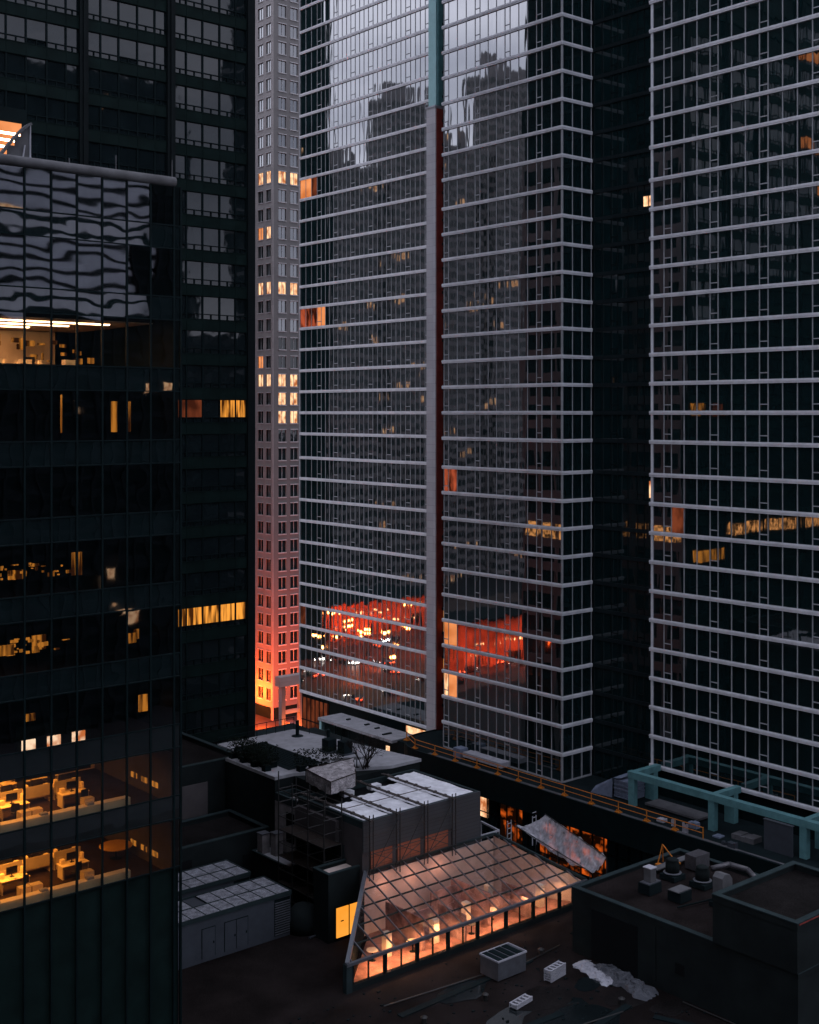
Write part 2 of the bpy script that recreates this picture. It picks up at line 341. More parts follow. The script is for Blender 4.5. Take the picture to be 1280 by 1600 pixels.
MB().box(XR-.07, XR+.1, 92.05-.07, 92.05+.12, 24.6, zk(KT-1)).build('corner_post', M['frame'], tw)
MB().box(XL-.1, XL+.1, 148.05, 148.3, 24.0, zk(KT-1)).build('corner_post', M['frame'], tw)
MB().box(XL+.35, 135, 92.6, 148, GZ, zk(KT-1)).build('tower_core', M['blackm'], tw)
MB().box(XR+.4, XL+.35, 92.6, 110.6, 24.6, zk(KT-1)).build('tower_core', M['blackm'], tw)
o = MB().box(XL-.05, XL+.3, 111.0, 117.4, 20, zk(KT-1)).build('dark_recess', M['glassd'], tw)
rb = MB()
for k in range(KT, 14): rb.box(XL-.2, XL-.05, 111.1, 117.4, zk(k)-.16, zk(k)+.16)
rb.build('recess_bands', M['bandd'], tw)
for k in (9, 11):
    MB().box(XL-.12, XL-.06, 114.5, 117.2, zk(k)+.2, zk(k-1)-.2).build('lit_pane', M['room_dim' if k == 9 else 'room_peach'] if 0 else M['room_amber'], tw)
MB().box(XL+.3-.6-.5, XL+.3, 111.0, 111.15, 24.6, zk(KT-1)).build('end_wall', M['blackm'], tw)
MB().box(103.35, 104.6, 117.5, 119.25, 16, 102).build('tiled_pier', M['pier'], tw)
MB().box(103.5, 104.7, 117.38, 117.497, 16, 101.8).build('pier_side', M['redp'], tw)
MB().box(103.25, 104.6, 117.45, 119.3, 102, 102.22).build('pier_cap', M['white'], tw)
MB().box(103.45, 104.6, 117.55, 118.95, 102.22, zk(KT-1)).build('teal_fin', M['tealp'], tw)
MB().box(103.7, 104.6, 117.36, 117.547, 102.22, zk(KT-1)).build('fin_side', M['teald'], tw)
# far end base with a dim lit lobby
lb = MB()
lb.box(XL+.2, XL+.3, 119.4, 148, 15, 23.9)
lb.build('base_wall', M['blackm'], tw)
q = MB().box(XL+.1, XL+.15, 141.6, 147.6, 17, 23.4).build('lit_lobby', M['room_dim'], tw)
fr = MB()
for i in range(7): fr.box(XL-.02, XL+.09, 141.6+i-.06, 141.6+i+.06, 16, 23.9)
fr.box(XL-.02, XL+.09, 141.6, 147.8, 20.2, 20.35); fr.build('mullion_frame', M['framed'], tw)
# right wing
rw = thing('glass_tower', 'wide glass tower face with pale grey floor bands, cut off by the right edge', 'skyscraper', (110, 65, GZ))
litT = {3: {}, 4: {2: 'room_dim'}}
for k in range(KT, 13):
    storey(rw, XT, TP, k, M['glass'], M['band'], M['frame'], litT.get(k), None, .05, .1)
    band(rw, XT, 83.35, 46.9, k, M['band'], None, .18, .25)
MB().box(XT-.1, XT+.12, 83.2, 83.45, 26, zk(KT-1)).build('corner_post', M['band'], rw)
MB().box(XT+.35, 130, 47, 83.2, 24, zk(KT-1)).build('tower_core', M['blackm'], rw)
MB().box(XT+.02, 130, 46.6, 46.98, 20, zk(KT-1)).build('end_wall', M['blackm'], rw)
XD = 103.75
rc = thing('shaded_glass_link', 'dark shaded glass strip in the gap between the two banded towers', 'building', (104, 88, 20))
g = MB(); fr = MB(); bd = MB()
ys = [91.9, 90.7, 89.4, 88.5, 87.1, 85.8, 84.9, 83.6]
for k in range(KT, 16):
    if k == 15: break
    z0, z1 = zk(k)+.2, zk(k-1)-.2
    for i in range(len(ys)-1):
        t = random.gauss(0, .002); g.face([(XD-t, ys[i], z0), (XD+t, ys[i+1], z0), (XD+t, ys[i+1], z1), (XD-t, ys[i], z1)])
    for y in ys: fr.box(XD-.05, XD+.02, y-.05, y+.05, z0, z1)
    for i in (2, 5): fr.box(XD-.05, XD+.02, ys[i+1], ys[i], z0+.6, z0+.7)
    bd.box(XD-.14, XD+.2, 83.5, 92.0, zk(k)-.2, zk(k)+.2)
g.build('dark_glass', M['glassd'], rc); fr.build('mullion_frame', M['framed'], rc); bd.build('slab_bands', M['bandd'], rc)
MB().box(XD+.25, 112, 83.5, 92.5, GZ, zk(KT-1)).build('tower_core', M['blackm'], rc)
for k, a, b_ in ((-8+1, 84.35, 84.95), (-7, 83.7, 84.2), (3, 83.75, 84.2)):
    MB().box(XD-.09, XD-.06, a, b_, zk(k)+.55, zk(k)+(1.6 if k < 0 else 2.3)).build('lit_pane', M['room_cream'], rc)
# ------------------------------------------------------------------ stone tower beyond the street
st = thing('stone_tower', 'tall pale stone tower with punched windows, glowing orange at its foot, down the street', 'skyscraper', (138.2, 205.2, GZ))
SX, SY, FH = 138.2, 205.2, 3.62
MB().box(SX+.25, 190, SY+.25, 260, GZ, 190).build('wall_core', M['blackm'], st)
wall = MB(); trim = MB()
wc = [(139.55, 141.3), (142.35, 144.1), (145.15, 146.9), (147.95, 149.7)]         # right face, along X
lc = [(205.95, 207.5), (208.6, 210.4), (211.5, 213.3), (214.4, 216.2)]            # left face, along Y
def rowz(i): return CZ+(HV-(4.7+29.0*i))*246/FPX
rows = list(range(-6, 40)); LITR = {9: 'cm', 15: 'wm', 20: 'cm', 21: 'r', 22: 'r', 35: 'b'}
zs = [rowz(i) for i in rows]
for i, z1 in zip(rows, zs):
    z0 = z1-2.3; zb = z0-(FH-2.3)
    zb = max(zb, GZ)
    if z0 < GZ+.5: continue
    wall.box(SX, 152, SY, SY+.3, zb, z0); wall.box(SX, SX+.3, SY+.3, 219, zb, z0)
    p = SX
    for a, b_ in wc+[(152, 152)]: wall.box(p, a, SY, SY+.3, z0, z1) if a > p else None; p = b_
    p = SY+.3
    for a, b_ in lc+[(219, 219)]: wall.box(SX, SX+.3, p, a, z0, z1) if a > p else None; p = b_
wall.box(SX, 152, SY, SY+.3, zs[0], zs[0]+2); wall.box(SX, SX+.3, SY+.3, 219, zs[0], zs[0]+2)
wall.build('stone_wall', M['stone'], st)
far = MB()
cnt = 0
for i, z1 in zip(rows, zs):
    z0 = z1-2.3
    if z0 < GZ+.5: continue
    vis = -1 <= i <= 38
    for f, cols in ((0, wc[:2]), (1, lc[:2])):
        for j, (a, b_) in enumerate(cols):
            key = LITR.get(i); lm = None
            if key and (key != 'r' or f == 0): lm = 'room_white' if key == 'b' else 'room_cream'
            if i in (12,) and f == 1: lm = 'room_cream' if j == 0 else 'room_peach'
            if i == 19 and f == 1 and j == 1: lm = 'room_peach'
            w_ = MB(); gl = MB(); m_ = (a+b_)/2
            if f == 0:
                w_.box(a-.08, b_+.08, SY-.12, SY+.1, z1, z1+.17); w_.box(a-.08, b_+.08, SY-.14, SY+.1, z0-.22, z0-.04); w_.box(m_-.04, m_+.04, SY+.1, SY+.2, z0, z1)
                gl.box(a, b_, SY+.2, SY+.25, z0, z1)
            else:
                w_.box(SX-.1, SX+.1, a-.05, b_+.05, z1, z1+.14); w_.box(SX-.12, SX+.1, a-.05, b_+.05, z0-.2, z0-.04); w_.box(SX+.1, SX+.2, m_-.04, m_+.04, z0, z1)
                gl.box(SX+.2, SX+.25, a, b_, z0, z1)
            n0 = len(far.v)
            if vis and cnt < 99 and (f == 0 or i <= 22 or lm):
                cnt += 1; wo = w_.build('window', M['stonel'], st); gl.build('pane', M[lm] if lm else M['dglass' if i > 17 else 'bglass' if f == 0 else 'glass'], wo)  # upper panes get stronger mirror glass, a brighter sky reflection set by row
            else:
                far.v += w_.v; far.f += [tuple(n0+q for q in fc) for fc in w_.f]
                trim.v += gl.v; trim.f += [tuple(len(trim.v)-len(gl.v)+q for q in fc) for fc in gl.f]
o = far.build('window', M['stonel'], st); o['kind'] = 'stuff'; o2 = trim.build('pane', M['dglass'], o)
MB().box(SX-.12, SX+.1, SY-.12, SY+.45, GZ, zs[0]+2).build('corner_pilaster', M['stone'], st)
# lit portal at its foot
pt = thing('stone_portal', 'orange lit stone portal frame at the foot of the stone tower', 'gateway', (128, 186, GZ))
for x in (127.2, 131.2): split(MB().box(x, x+.8, 186, 187, GZ, 15.3), 'column', M['stone'], pt)
MB().box(126.6, 132.6, 185.7, 187.3, 15.3, 17).build('lintel', M['stone'], pt); split(MB().box(128, 131.2, 186.2, 186.8, 10.2, 10.8), 'cross_beam', M['stone'], pt)
lamp('street_glow', 'POINT', (129.6, 184, 6.5), 2600, (1, .16, .02), .4, parent=pt)
lamp('street_glow', 'POINT', (133, 200.5, 6), 6500, (1, .09, .010), .5, parent=st)
lamp('street_glow', 'POINT', (134.5, 209.5, 9), 8500, (1, .10, .010), .5, parent=st)
lamp('street_glow', 'POINT', (127, 197, 16), 7500, (1, .10, .012), 2, parent=st)
lamp('street_glow', 'POINT', (142.5, 193, 13), 9000, (1, .09, .012), 1, parent=st)
# ------------------------------------------------------------------ dark office tower (left, behind)
dt = thing('dark_tower', 'black steel office tower with rows of blue-grey windows, behind the curtain-wall block at left', 'skyscraper', (55, 105.5, GZ))
DY = 105.5
MB().box(24, 68.6, DY+.3, 127, GZ, 185).build('tower_core', M['blackm'], dt)
bx = [(59.9, [1.3, 1.8, 1.9, 1.8, 1.25]), (51.05, [1.3, 1.8, 1.9, 1.8, 1.25]), (42.2, [1.3, 1.8, 1.9, 1.8, 1.25]), (33.35, [1.3, 1.8, 1.9, 1.8, 1.25])]
zr = [99.55+3.315*i for i in range(-28, 20)]
pl = MB()
for x0, ws in bx: pl.box(x0-.85, x0-.02, DY-.25, DY+.3, GZ, 185); pl.box(x0-.55, x0-.3, DY-.4, DY-.25, GZ, 185)
pl.box(67.97, 68.8, DY-.25, DY+.3, GZ, 185); pl.box(68.55, 68.8, DY+.3, 127, GZ, 185); pl.build('pilaster', M['framed'], dt)
sp = MB()
for z in zr: sp.box(24, 68, DY-.02, DY+.3, z+2.2, z+3.315); sp.box(24, 68, DY-.06, DY-.02, z+2.2, z+2.26); sp.box(24, 68, DY-.06, DY-.02, z+3.25, z+3.31)
for x0, ws in bx:
    x = x0
    for w_ in ws:
        for z in zr: sp.box(x-.02, x+.02, DY-.05, DY-.02, z+2.26, z+3.25)
        x += w_
sp.build('spandrel', M['blackp'], dt)
for bi, (x0, ws) in enumerate(bx):
    for ri, z in enumerate(zr):
        if z < 24 or z > (120 if bi == 3 else 116): continue
        if ((bi == 3 and abs(z-46.5) > 1.7 and z < 90) or (bi == 2 and z < 60 and abs(z-46.5) > 1.7)): continue
        g = MB(); fr = MB(); lt = {}
        x = x0
        for wi, w_ in enumerate(ws):
            t = random.gauss(0, .003); t2 = random.gauss(0, .003)
            for a, b_ in ((z+.5, z+2.18), (z+.02, z+.42)):
                key = None
                if abs(z-43.2) < 1.7 and a > z+.3 and bi == 0: key = 'room_amber'
                if abs(z-46.5) < 1.7 and a > z+.3 and bi > 0: key = 'room_row'
                if bi == 3 and a > z+.3 and (abs(z-116.1) < 1.7 or (abs(z-102.9) < 1.7 and wi > 1) or (abs(z-96) < 1.7 and wi < 2)): key = 'room_peach'
                if bi == 0 and abs(z-63.1) < 1.7 and a > z+.3 and wi != 2: key = 'room_amber' if wi > 1 else 'room_dim'
                (lt.setdefault(key, MB()) if key else g).face([(x+.06, DY+.12+t, a), (x+w_-.06, DY+.12-t, a), (x+w_-.06, DY+.12-t+t2, b_), (x+.06, DY+.12+t+t2, b_)])
            fr.box(x+w_-.07, x+w_+.07, DY, DY+.14, z, z+2.2); fr.box(x+w_/2-.05, x+w_/2+.05, DY+.02, DY+.14, z, z+.45); x += w_
        fr.box(x0, x0+8, DY+.02, DY+.14, z+.42, z+.5); fr.box(x0, x0+8, DY+.02, DY+.14, z+2.14, z+2.2); fr.box(x0-.02, x0+.06, DY, DY+.14, z, z+2.2)
        wo = fr.build('window', M['blackm'], dt)
        if g.f: g.build('pane', M['dglass'], wo)
        for kx, mb in lt.items(): mb.build('lit_pane', M[kx], wo)
# east flank, seen mirrored in the glass tower
fk = MB()
for j_ in range(8): fk.box(68.8, 69.05, DY+.1+j_*3.05, DY+.7+j_*3.05, GZ, 99)
for z in zr:
    if 26 < z < 98: fk.box(68.8, 68.98, DY+.1, 127, z+2.1, z+3.3)
fk.build('flank_grid', M['grid'], dt)
for z in zr[6:46]:
    g = MB(); key = 'room_row' if abs(z-46.5) < 1.7 else 'dglass'
    for j in range(7): g.box(68.8, 68.84, DY+.8+j*3.05, DY+3.1+j*3.05, z, z+2.1)
    g.build('window_strip', M[key], dt)
# ------------------------------------------------------------------ curtain-wall block with lit floors (left, front)
TY, TX = 62.6, 35.95
tb = thing('curtain_wall_block', 'dark mirror-glass office block with lit desks on its lower floors, at the left edge', 'office building', (30, 62.6, GZ))
tms = [x for x in [26.78-1.455*i for i in range(3, 0, -1)]+[26.78, 28.24, 29.68, 31.14, 32.6, 34.04, 35.5]]
X0 = 21.0
core = MB(); core.box(X0, 31, 73, 84, GZ, 76); core.box(TX-.25, TX, TY+.3, 84, GZ, 76.2); core.box(X0, X0+.2, TY+.3, 84, GZ, 76.2); core.build('core_wall', M['blackm'], tb)
vis = []
for n in range(-7, 2):
    zf = 66.5+4.0*n        # bottom of the vision pane; floor 0.6 m lower
    if n == 2: continue
    vis.append(zf)
for zf in vis+[74.5]:
    zt = min(zf+2.7, 76.7)
    g = MB(); xs = [X0]+tms+[TX]
    for a, b_ in zip(xs, xs[1:]):
        t, t2 = random.gauss(0, .002), random.gauss(0, .006)
        g.face([(a, TY+t, zf), (b_, TY-t, zf), (b_, TY-t+t2, zt), (a, TY+t+t2, zt)])
    wo = g.build('window_strip', M['teal_glass'], tb)
    g = MB()
    if zf < 74:
        for a, b_ in zip(xs, xs[1:]):
            t = random.gauss(0, .003); g.face([(a, TY+t, zf+2.7), (b_, TY-t, zf+2.7), (b_, TY-t, zf+4), (a, TY+t, zf+4)])
        g.build('spandrel', M['spandrel'], tb)
        MB().box(X0+.2, TX-.25, TY+.12, 84, zf+2.9, zf+3.4).build('floor_slab', M['carpet'], tb)
    fr = MB(); fr.box(X0, TX, TY-.05, TY+.05, zf-.035, zf+.035)
    if zf < 74: fr.box(X0, TX, TY-.05, TY+.05, zf+2.67, zf+2.73)
    fr.build('transom', M['blackm'], tb)
fr = MB()
for x in tms: fr.box(x-.05, x+.05, TY-.06, TY+.06, GZ, 76.7)
fr.box(TX-.06, TX+.04, TY-.06, TY+.1, GZ, 76.7); fr.build('mullion', M['blackm'], tb)
MB().box(X0, TX-.2, TY+.1, TY+.2, GZ, 38.4).build('base_wall', M['blackp'], tb)
MB().box(X0, TX, TY+.3, 84, 76.2, 76.7).build('roof', M['dark_roof'], tb)
cp = MB(); cp.tube((X0, TY, 76.95), (TX-.4, TY, 76.95), .28, seg=14); cp.build('parapet_coping', M['conc'], tb, True)
MB().box(X0+.2, TX-.25, TY+.12, 84, 37.4, 37.9).build('floor_slab', M['carpet'], tb)
for x, h in ((32.4-.4, .9), (TX-.5, 1.1), (29.3, .4)): MB().tube((x, TY+.1, 77.1), (x, TY+.1, 77.1+h), .03, seg=6).build('antenna', M['conc'], tb)
# curved roof fin behind the parapet and the lit windows beyond it
fin = thing('curved_roof_screen', 'curved pale roof screen on a white truss, rising above the block at top left', 'roof screen', (25.5, 68, 76.7))
pts = []; nn = 14
prof = [(p[0], p[2]) for p in (py(u_, v_, 68) for u_, v_ in ((-60, 322), (-30, 280), (0, 241), (12, 226), (24, 212), (34, 202), (41, 197), (47, 194)))]; bx_, bz = prof[-1]
b = MB()
for (xa, za), (xb, zb_) in zip(prof, prof[1:]):
    b.prism([(xa, 68), (xb, 68), (xb, 68.12), (xa, 68.12)], 76.7, min(za, zb_))
    b.beam((xa, 67.9, za), (xb, 67.9, zb_), .35, .14)
b.build('curved_skin', M['conc'], fin)
b = MB(); xr = bx_+.0
b.tube((xr, 68, 76.7), (xr, 68, bz), .06); b.tube((xr-1.2, 67.9, 76.7), (xr, 67.9, 78.4), .05); b.tube((xr, 67.9, 77), (xr-1.0, 67.9, 78.3), .05); b.tube((xr-.7, 67.9, 76.7), (xr-.35, 67.9, 79), .05); b.build('truss', M['white'], fin)
ow = thing('lit_office_annex', 'orange lit window with bright ceiling strips behind the curved roof screen', 'office building', (24, 84, GZ))
MB().box(24, 37.8, 88, 96, GZ, 86).build('wall', M['blackm'], ow)
o = MB().box(27, 37.5, 87.8, 88, 78.2, 84.9).build('lit_window', M['room_peach'], ow)
fr = MB()
for i in range(6): fr.box(27.4+2*i-.06, 27.4+2*i+.06, 87.7, 87.8, 78.2, 84.9)
fr.build('mullion_frame', M['framed'], ow)
q = MB()
for i in range(3): q.box(33.2, 37.2, 87.7, 87.78, 83.0+.5*i, 83.15+.5*i)
split(q, 'ceiling_strip', M['lamp_w'], ow)
# ---- office interiors: built once as things, copied along the floors
def make_desk():
    r = thing('office_desk', 'cream desk with black monitors seen through the glass', 'desk', (0, 0, 0), 'desks on the lit office floors')
    b = MB(); b.box(-.8, .8, -.4, .4, .70, .74); b.build('desk_top', M['desk'], r)
    b = MB(); b.box(-.78, -.7, -.35, .35, 0, .7); b.box(.7, .78, -.35, .35, 0, .7); b.box(-.7, .7, .3, .34, .3, .7); b.build('desk_frame', M['cab'], r)
    b = MB(); b.box(-.35, .28, .08, .11, .9, 1.3); b.box(-.06, 0, .1, .14, .74, .95); b.box(-.14, .1, .02, .2, .74, .76); b.build('monitor', M['screen'], r)
    b = MB(); b.box(-.3, .15, -.25, -.08, .74, .765); b.box(.4, .62, -.2, .1, .74, .78); b.box(.45, .5, .15, .2, .74, .9); b.box(-.7, -.45, .05, .3, .74, .98); b.box(.55, .7, .1, .35, .74, 1.12); b.box(-.1, .1, -.36, -.3, .74, .8); b.build('desk_clutter', M['desk'], r)
    b = MB(); b.box(-.8, .8, .4, .44, .4, 1.05); b.build('divider_screen', M['cab'], r)
    return r
def make_chair():
    r = thing('office_chair', 'charcoal swivel chair at a desk behind the glass', 'chair', (0, 0, 0), 'chairs on the lit office floors')
    b = MB(); b.prism([(.25*math.cos(t*math.pi/4+.39), .25*math.sin(t*math.pi/4+.39)) for t in range(8)], .44, .52); b.build('seat', M['chair'], r)
    b = MB(); b.box(-.22, .22, -.27, -.22, .6, 1.05); b.box(-.03, .03, -.25, -.22, .45, .65); b.build('backrest', M['chair'], r)
    b = MB(); b.tube((0, 0, .05), (0, 0, .44), .03)
    for i in range(5): t = i*1.2566; b.tube((0, 0, .1), (.28*math.cos(t), .28*math.sin(t), .04), .02, seg=5)
    b.build('star_base', M['blackm'], r); return r
def make_cab():
    r = thing('filing_cabinet', 'beige filing cabinet near the window sill', 'cabinet', (0, 0, 0), 'cabinets on the lit office floors')
    b = MB(); b.box(-.3, .3, -.25, .25, 0, 1.05); b.build('cabinet_body', M['cab'], r)
    b = MB(); [b.box(-.28, .28, -.262, -.25, .04+.34*i, .35+.34*i) for i in range(3)]; split(b, 'drawer', M['desk'], r); return r
def make_table():
    r = thing('round_table', 'round golden meeting table on the lit office floor', 'table', (0, 0, 0), 'round tables on the lit office floors')
    MB().lathe((0, 0, 0), [(.95, .7), (.97, .74), (.95, .76)], 28).build('table_top', mat('golden_top', (.7, .42, .10), .4, .1), r)
    MB().lathe((0, 0, 0), [(.35, 0), (.3, .04), (.06, .08), (.06, .7)], 12).build('pedestal', M['blackm'], r); return r
def place(proto, used, x, y, z, rz=0, label=None):
    o = proto if not used else copy_tree(proto); o.location = (x, y, z); o.rotation_euler = (0, 0, rz)
    if label: o['label'] = label
    used.append(o); return o
D_, C_, B_, T_ = make_desk(), make_chair(), make_cab(), make_table(); uD, uC, uB, uT = [], [], [], []
ORD = ['first', 'second', 'third', 'fourth', 'fifth', 'sixth', 'seventh']; ROW = ['nearest', 'middle', 'farthest']
for fl, zf in (('upper', 41.9), ('lower', 37.9)):
    for r_, y in enumerate((66.6, 68.4, 70.6)):
        for i in range(6):
            x = 22.6+1.75*i+.3*(r_ % 2)
            if x > 32.9 or (r_ == 0 and i in (1, 4)): continue
            place(D_, uD, x, y, zf, math.pi if r_ % 2 else 0, 'cream desk with monitors, %s from left in the %s row of the %s lit floor' % (ORD[i], ROW[r_], fl))
            if random.random() < .8: place(C_, uC, x+random.uniform(-.3, .3), y-.75 if r_ % 2 == 0 else y+.75, zf, random.uniform(-.6, .6), 'charcoal chair at the %s desk from left, %s row of the %s lit floor' % (ORD[i], ROW[r_], fl))
    for i, x in enumerate((23.6, 27.4, 28.05, 31.0)): place(B_, uB, x, 64.1, zf, 0, 'beige filing cabinet, %s from left near the sill of the %s lit floor' % (ORD[i], fl))
    if fl == 'lower': place(T_, uT, 34.5, 67.6, zf, 0, 'round golden meeting table on the %s lit office floor' % fl)
    s_ = MB(); s_.box(21.2 if fl == 'upper' else 21.2, 32.9, TY+.15, TY+.65, zf+.35, zf+1.0); s_.build('window_ledge', M['desk'], tb)
    MB().box(35.62, 35.69, TY+.5, 73, zf, zf+2.9).build('end_wall', M['brown_wall'], tb)
    s_ = MB(); [s_.box(35.56, 35.615, 64.6+1.25*j, 65.3+1.25*j, zf+.55, zf+.85) for j in range(3)]; split(s_, 'wall_light', M['room_amber'], tb)
    MB().box(X0+.2, 35.6, 72.6, 73, zf, zf+2.9).build('back_wall', M['wallw'], tb)
    for i in range(3):
        lamp('ceiling_light', 'AREA', (23.5+3.8*i, 67.5, zf+2.75), [400, 380, 70][i], (1, .37, .055), parent=tb, sx=2.6, sy=5)
    for i in range(4):
        bx2 = tag(MB().box(22.6+2.6*i, 23.0+2.6*i, TY+.25, TY+.55, zf+1.0, zf+1.06+.02*i).build('paper_stack', M['red'] if i == 0 else M['white'], None), '%s stack of papers, %s from left on the ledge of the %s lit floor' % ('red' if i == 0 else 'white', ORD[i], fl), 'paper stack', 'papers on the window ledges')
# upper lit floor seen from below
zf = 65.9
cl = MB(); cl.box(X0+.2, 34.4, TY+.4, 73, zf+3.05, zf+3.1); cl.build('ceiling', M['wallw'], tb)
q = MB(); [q.box(X0+.4, 32.6-1.3*i, TY+2.0+2.4*i, TY+2.25+2.4*i, zf+2.98, zf+3.04) for i in range(4)]; split(q, 'ceiling_strip', M['lamp_w'], tb)
for i in range(2): lamp('ceiling_light', 'AREA', (23.5+4.4*i, 68, zf+2.9), 260, (1, .42, .16), parent=tb, sx=3, sy=6)
MB().box(X0+.2, 33, 72.6, 73, zf, zf+3).build('back_wall', M['wallw'], tb)
for i in range(5): place(B_, uB, 22.4+2.1*i, 66+(i % 2), zf, 0, 'beige filing cabinet, %s from left under the bright ceiling strips' % ORD[i])
for i in range(4): place(D_, uD, 23.3+2.2*i, 69, zf, 0, 'cream desk with monitors, %s from left under the bright ceiling strips' % ORD[i])
b = MB()
for k in range(40): x = random.uniform(22, 35); z = 66.9+random.random()*1.3; b.box(x, x+random.uniform(.1, .6), 71.2, 71.3, z, z+random.uniform(.08, .5))
split(b, 'amber_glow_patch', M['room_amber'], tb)  # added glowing boxes that stand in for amber lit clutter
# dim floors with a few lit spots and an invented scatter of glow
for n, (zf, items) in enumerate(((61.9, [(33.6, 66, .35, 2.2), (34.5, 66, .25, 2.2), (29.7, 64.5, .06, 2.6)]), (53.9, [(31.3, 66, .6, 1.6), (24.6, 66, 1.2, .5), (28, 66.5, .9, .6)]), (49.9, [(27, 66, 1.3, .7), (29.3, 66.5, .8, 1.0), (34.2, 65, .5, .7), (35, 66, .3, .7)]), (45.9, [(29, 67, .6, .5), (34.9, 65, .55, 1.2)]))):
    q = MB()
    for x, y, w_, h in items: q.box(x-w_/2, x+w_/2, y, y+.1, zf+1.0, zf+1.0+h*.8)
    if n in (1, 2):
        for kk in range(34): x = random.choice([random.uniform(24, 31.5), random.uniform(26.5, 29)]); z = zf+.9+random.random()*.9; q.box(x, x+random.uniform(.04, .45), 66.2, 66.3, z, z+random.uniform(.03, .22))
    split(q, 'amber_glow_patch', M['room_amber'], tb)
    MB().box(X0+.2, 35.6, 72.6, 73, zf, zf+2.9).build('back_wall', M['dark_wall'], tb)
q = MB()
for i, x in enumerate((26.9, 28.3, 29.7)): q.box(x, x+.75, 63.2, 63.25, 45.2, 46.9)
split(q, 'reflection_panel', M['room_white'], tb)  # glowing panels stand in for bright reflections on the glass
MB().box(26.6, 30.8, 63.26, 63.4, 44.8, 47.6).build('back_panel', M['blackm'], tb)
# ------------------------------------------------------------------ mirrored buildings beyond the frame, plus unseen ones added to block sky
def far_block(name, label, x0, x1, y0, y1, z1, fl, faces, wm, bay=3.2, bandh=1.3, lit=.02, cols=True, gm='dglass', seed=1, litm='room_cream'):
    rnd = random.Random(seed); r = thing(name, label, 'office building', ((x0+x1)/2, (y0+y1)/2, GZ))
    MB().box(x0+.3, x1-.3, y0+.3, y1-.3, GZ, z1-.5).build('wall_core', M['blackm'], r)
    bd = MB(); cl = MB(); n = int((z1-GZ)/fl); g = MB(); lt = MB()
    for i in range(n+1):
        z = z1-fl*i
        if z < GZ+1: break
        bd.box(x0, x1, y0, y1, z-bandh, z)
    for f in faces:
        L_ = (x1-x0) if f in 'SN' else (y1-y0); m_ = max(1, int(L_/bay)); s_ = L_/m_
        for j in range(m_+1):
            t = s_*j
            if cols:
                if f == 'S': cl.box(x0+t-.3, x0+t+.3, y0-.25, y0+.3, GZ, z1)
                if f == 'N': cl.box(x0+t-.3, x0+t+.3, y1-.3, y1+.25, GZ, z1)
                if f == 'E': cl.box(x1-.3, x1+.25, y0+t-.3, y0+t+.3, GZ, z1)
                if f == 'W': cl.box(x0-.25, x0+.3, y0+t-.3, y0+t+.3, GZ, z1)
            if j == m_: break
            for i in range(n):
                za, zb_ = z1-fl*i-fl, z1-fl*i-bandh
                if za < GZ: break
                tgt = lt if rnd.random() < lit else g; k = .12; e = rnd.gauss(0, .004)
                a, b_ = t, t+s_
                if f == 'S': P = [(x0+a, y0+k+e, za), (x0+b_, y0+k, za), (x0+b_, y0+k, zb_), (x0+a, y0+k+e, zb_)]
                if f == 'N': P = [(x0+b_, y1-k, za), (x0+a, y1-k+e, za), (x0+a, y1-k+e, zb_), (x0+b_, y1-k, zb_)]
                if f == 'E': P = [(x1-k+e, y0+a, za), (x1-k, y0+b_, za), (x1-k, y0+b_, zb_), (x1-k+e, y0+a, zb_)]
                if f == 'W': P = [(x0+k, y0+b_, za), (x0+k+e, y0+a, za), (x0+k+e, y0+a, zb_), (x0+k, y0+b_, zb_)]
                tgt.face(P)
    bd.build('floor_band', M[wm], r)
    if cl.f: cl.build('column', M[wm], r)
    g.build('window_strip', M[gm], r)
    if lt.f: lt.build('lit_window', M[litm], r)
    return r
far_block('striped_office', 'pale banded office block mirrored as wavy stripes in the left curtain wall', 86, 132, -150, -120, 150, 2.75, 'NE', 'gridl', 6, 1.75, .02, False, 'blackm', 3)
far_block('dark_office', 'dark slab tower mirrored beside the wavy stripes', 132.5, 190, -150, -119, 162, 3.6, 'N', 'bandd', 3, 1.2, .01, True, 'blackm', 4)
far_block('low_office', 'low dark block mirrored in the black tower windows', 190.5, 250, -150, -118, 88, 3.6, 'N', 'bandd', 3, 1.2, .01, True, 'dglass', 5)
far_block('low_office', 'low dark block mirrored below the wavy stripes', 82, 134, -117, -95, 82, 3.6, 'N', 'bandd', 3, 1.2, .004, True, 'blackm', 6)
far_block('slab_tower', 'dark slab tower mirrored at the left edge of the banded glass', 24, 62, 250, 280, 230, 3.6, 'SE', 'bandd', 3, 1.3, .01, True, 'blackm', 7)
far_block('stone_office', 'tan stone office block mirrored in the banded glass tower', -62, -34, 335, 370, 147, 3.7, 'S', 'grid', 3, 1.5, .02, True, 'dglass', 8)
far_block('stone_office', 'taller tan stone office block mirrored in the banded glass tower', -100, -62.5, 333, 344, 172, 3.7, 'SE', 'grid', 3, 1.5, .03, True, 'dglass', 9)
far_block('stone_office', 'stepped tan stone office block mirrored in the banded glass tower', -122, -100.5, 335, 370, 160, 3.7, 'S', 'grid', 3, 1.5, .02, True, 'dglass', 10)
far_block('stone_office', 'tan stone grid tower mirrored near the sharp corner', -185, -122.5, 331, 345, 188, 3.7, 'SE', 'grid', 3.4, 1.5, .02, True, 'dglass', 11)
far_block('west_tower', 'dark tower mirrored in the right hand glass', -120, -60, 60, 120, 260, 3.6, 'ES', 'bandd', 3, 1.3, .03, True, 'blackm', 12)
far_block('sky_blocker', 'unseen dark tower added behind the camera to block low sky', -75, 20, -110, -50, 230, 3.6, 'N', 'bandd', 3, 1.3, .0, True, 'blackm', 13)  # out of view, added to keep low sky light off the roofs
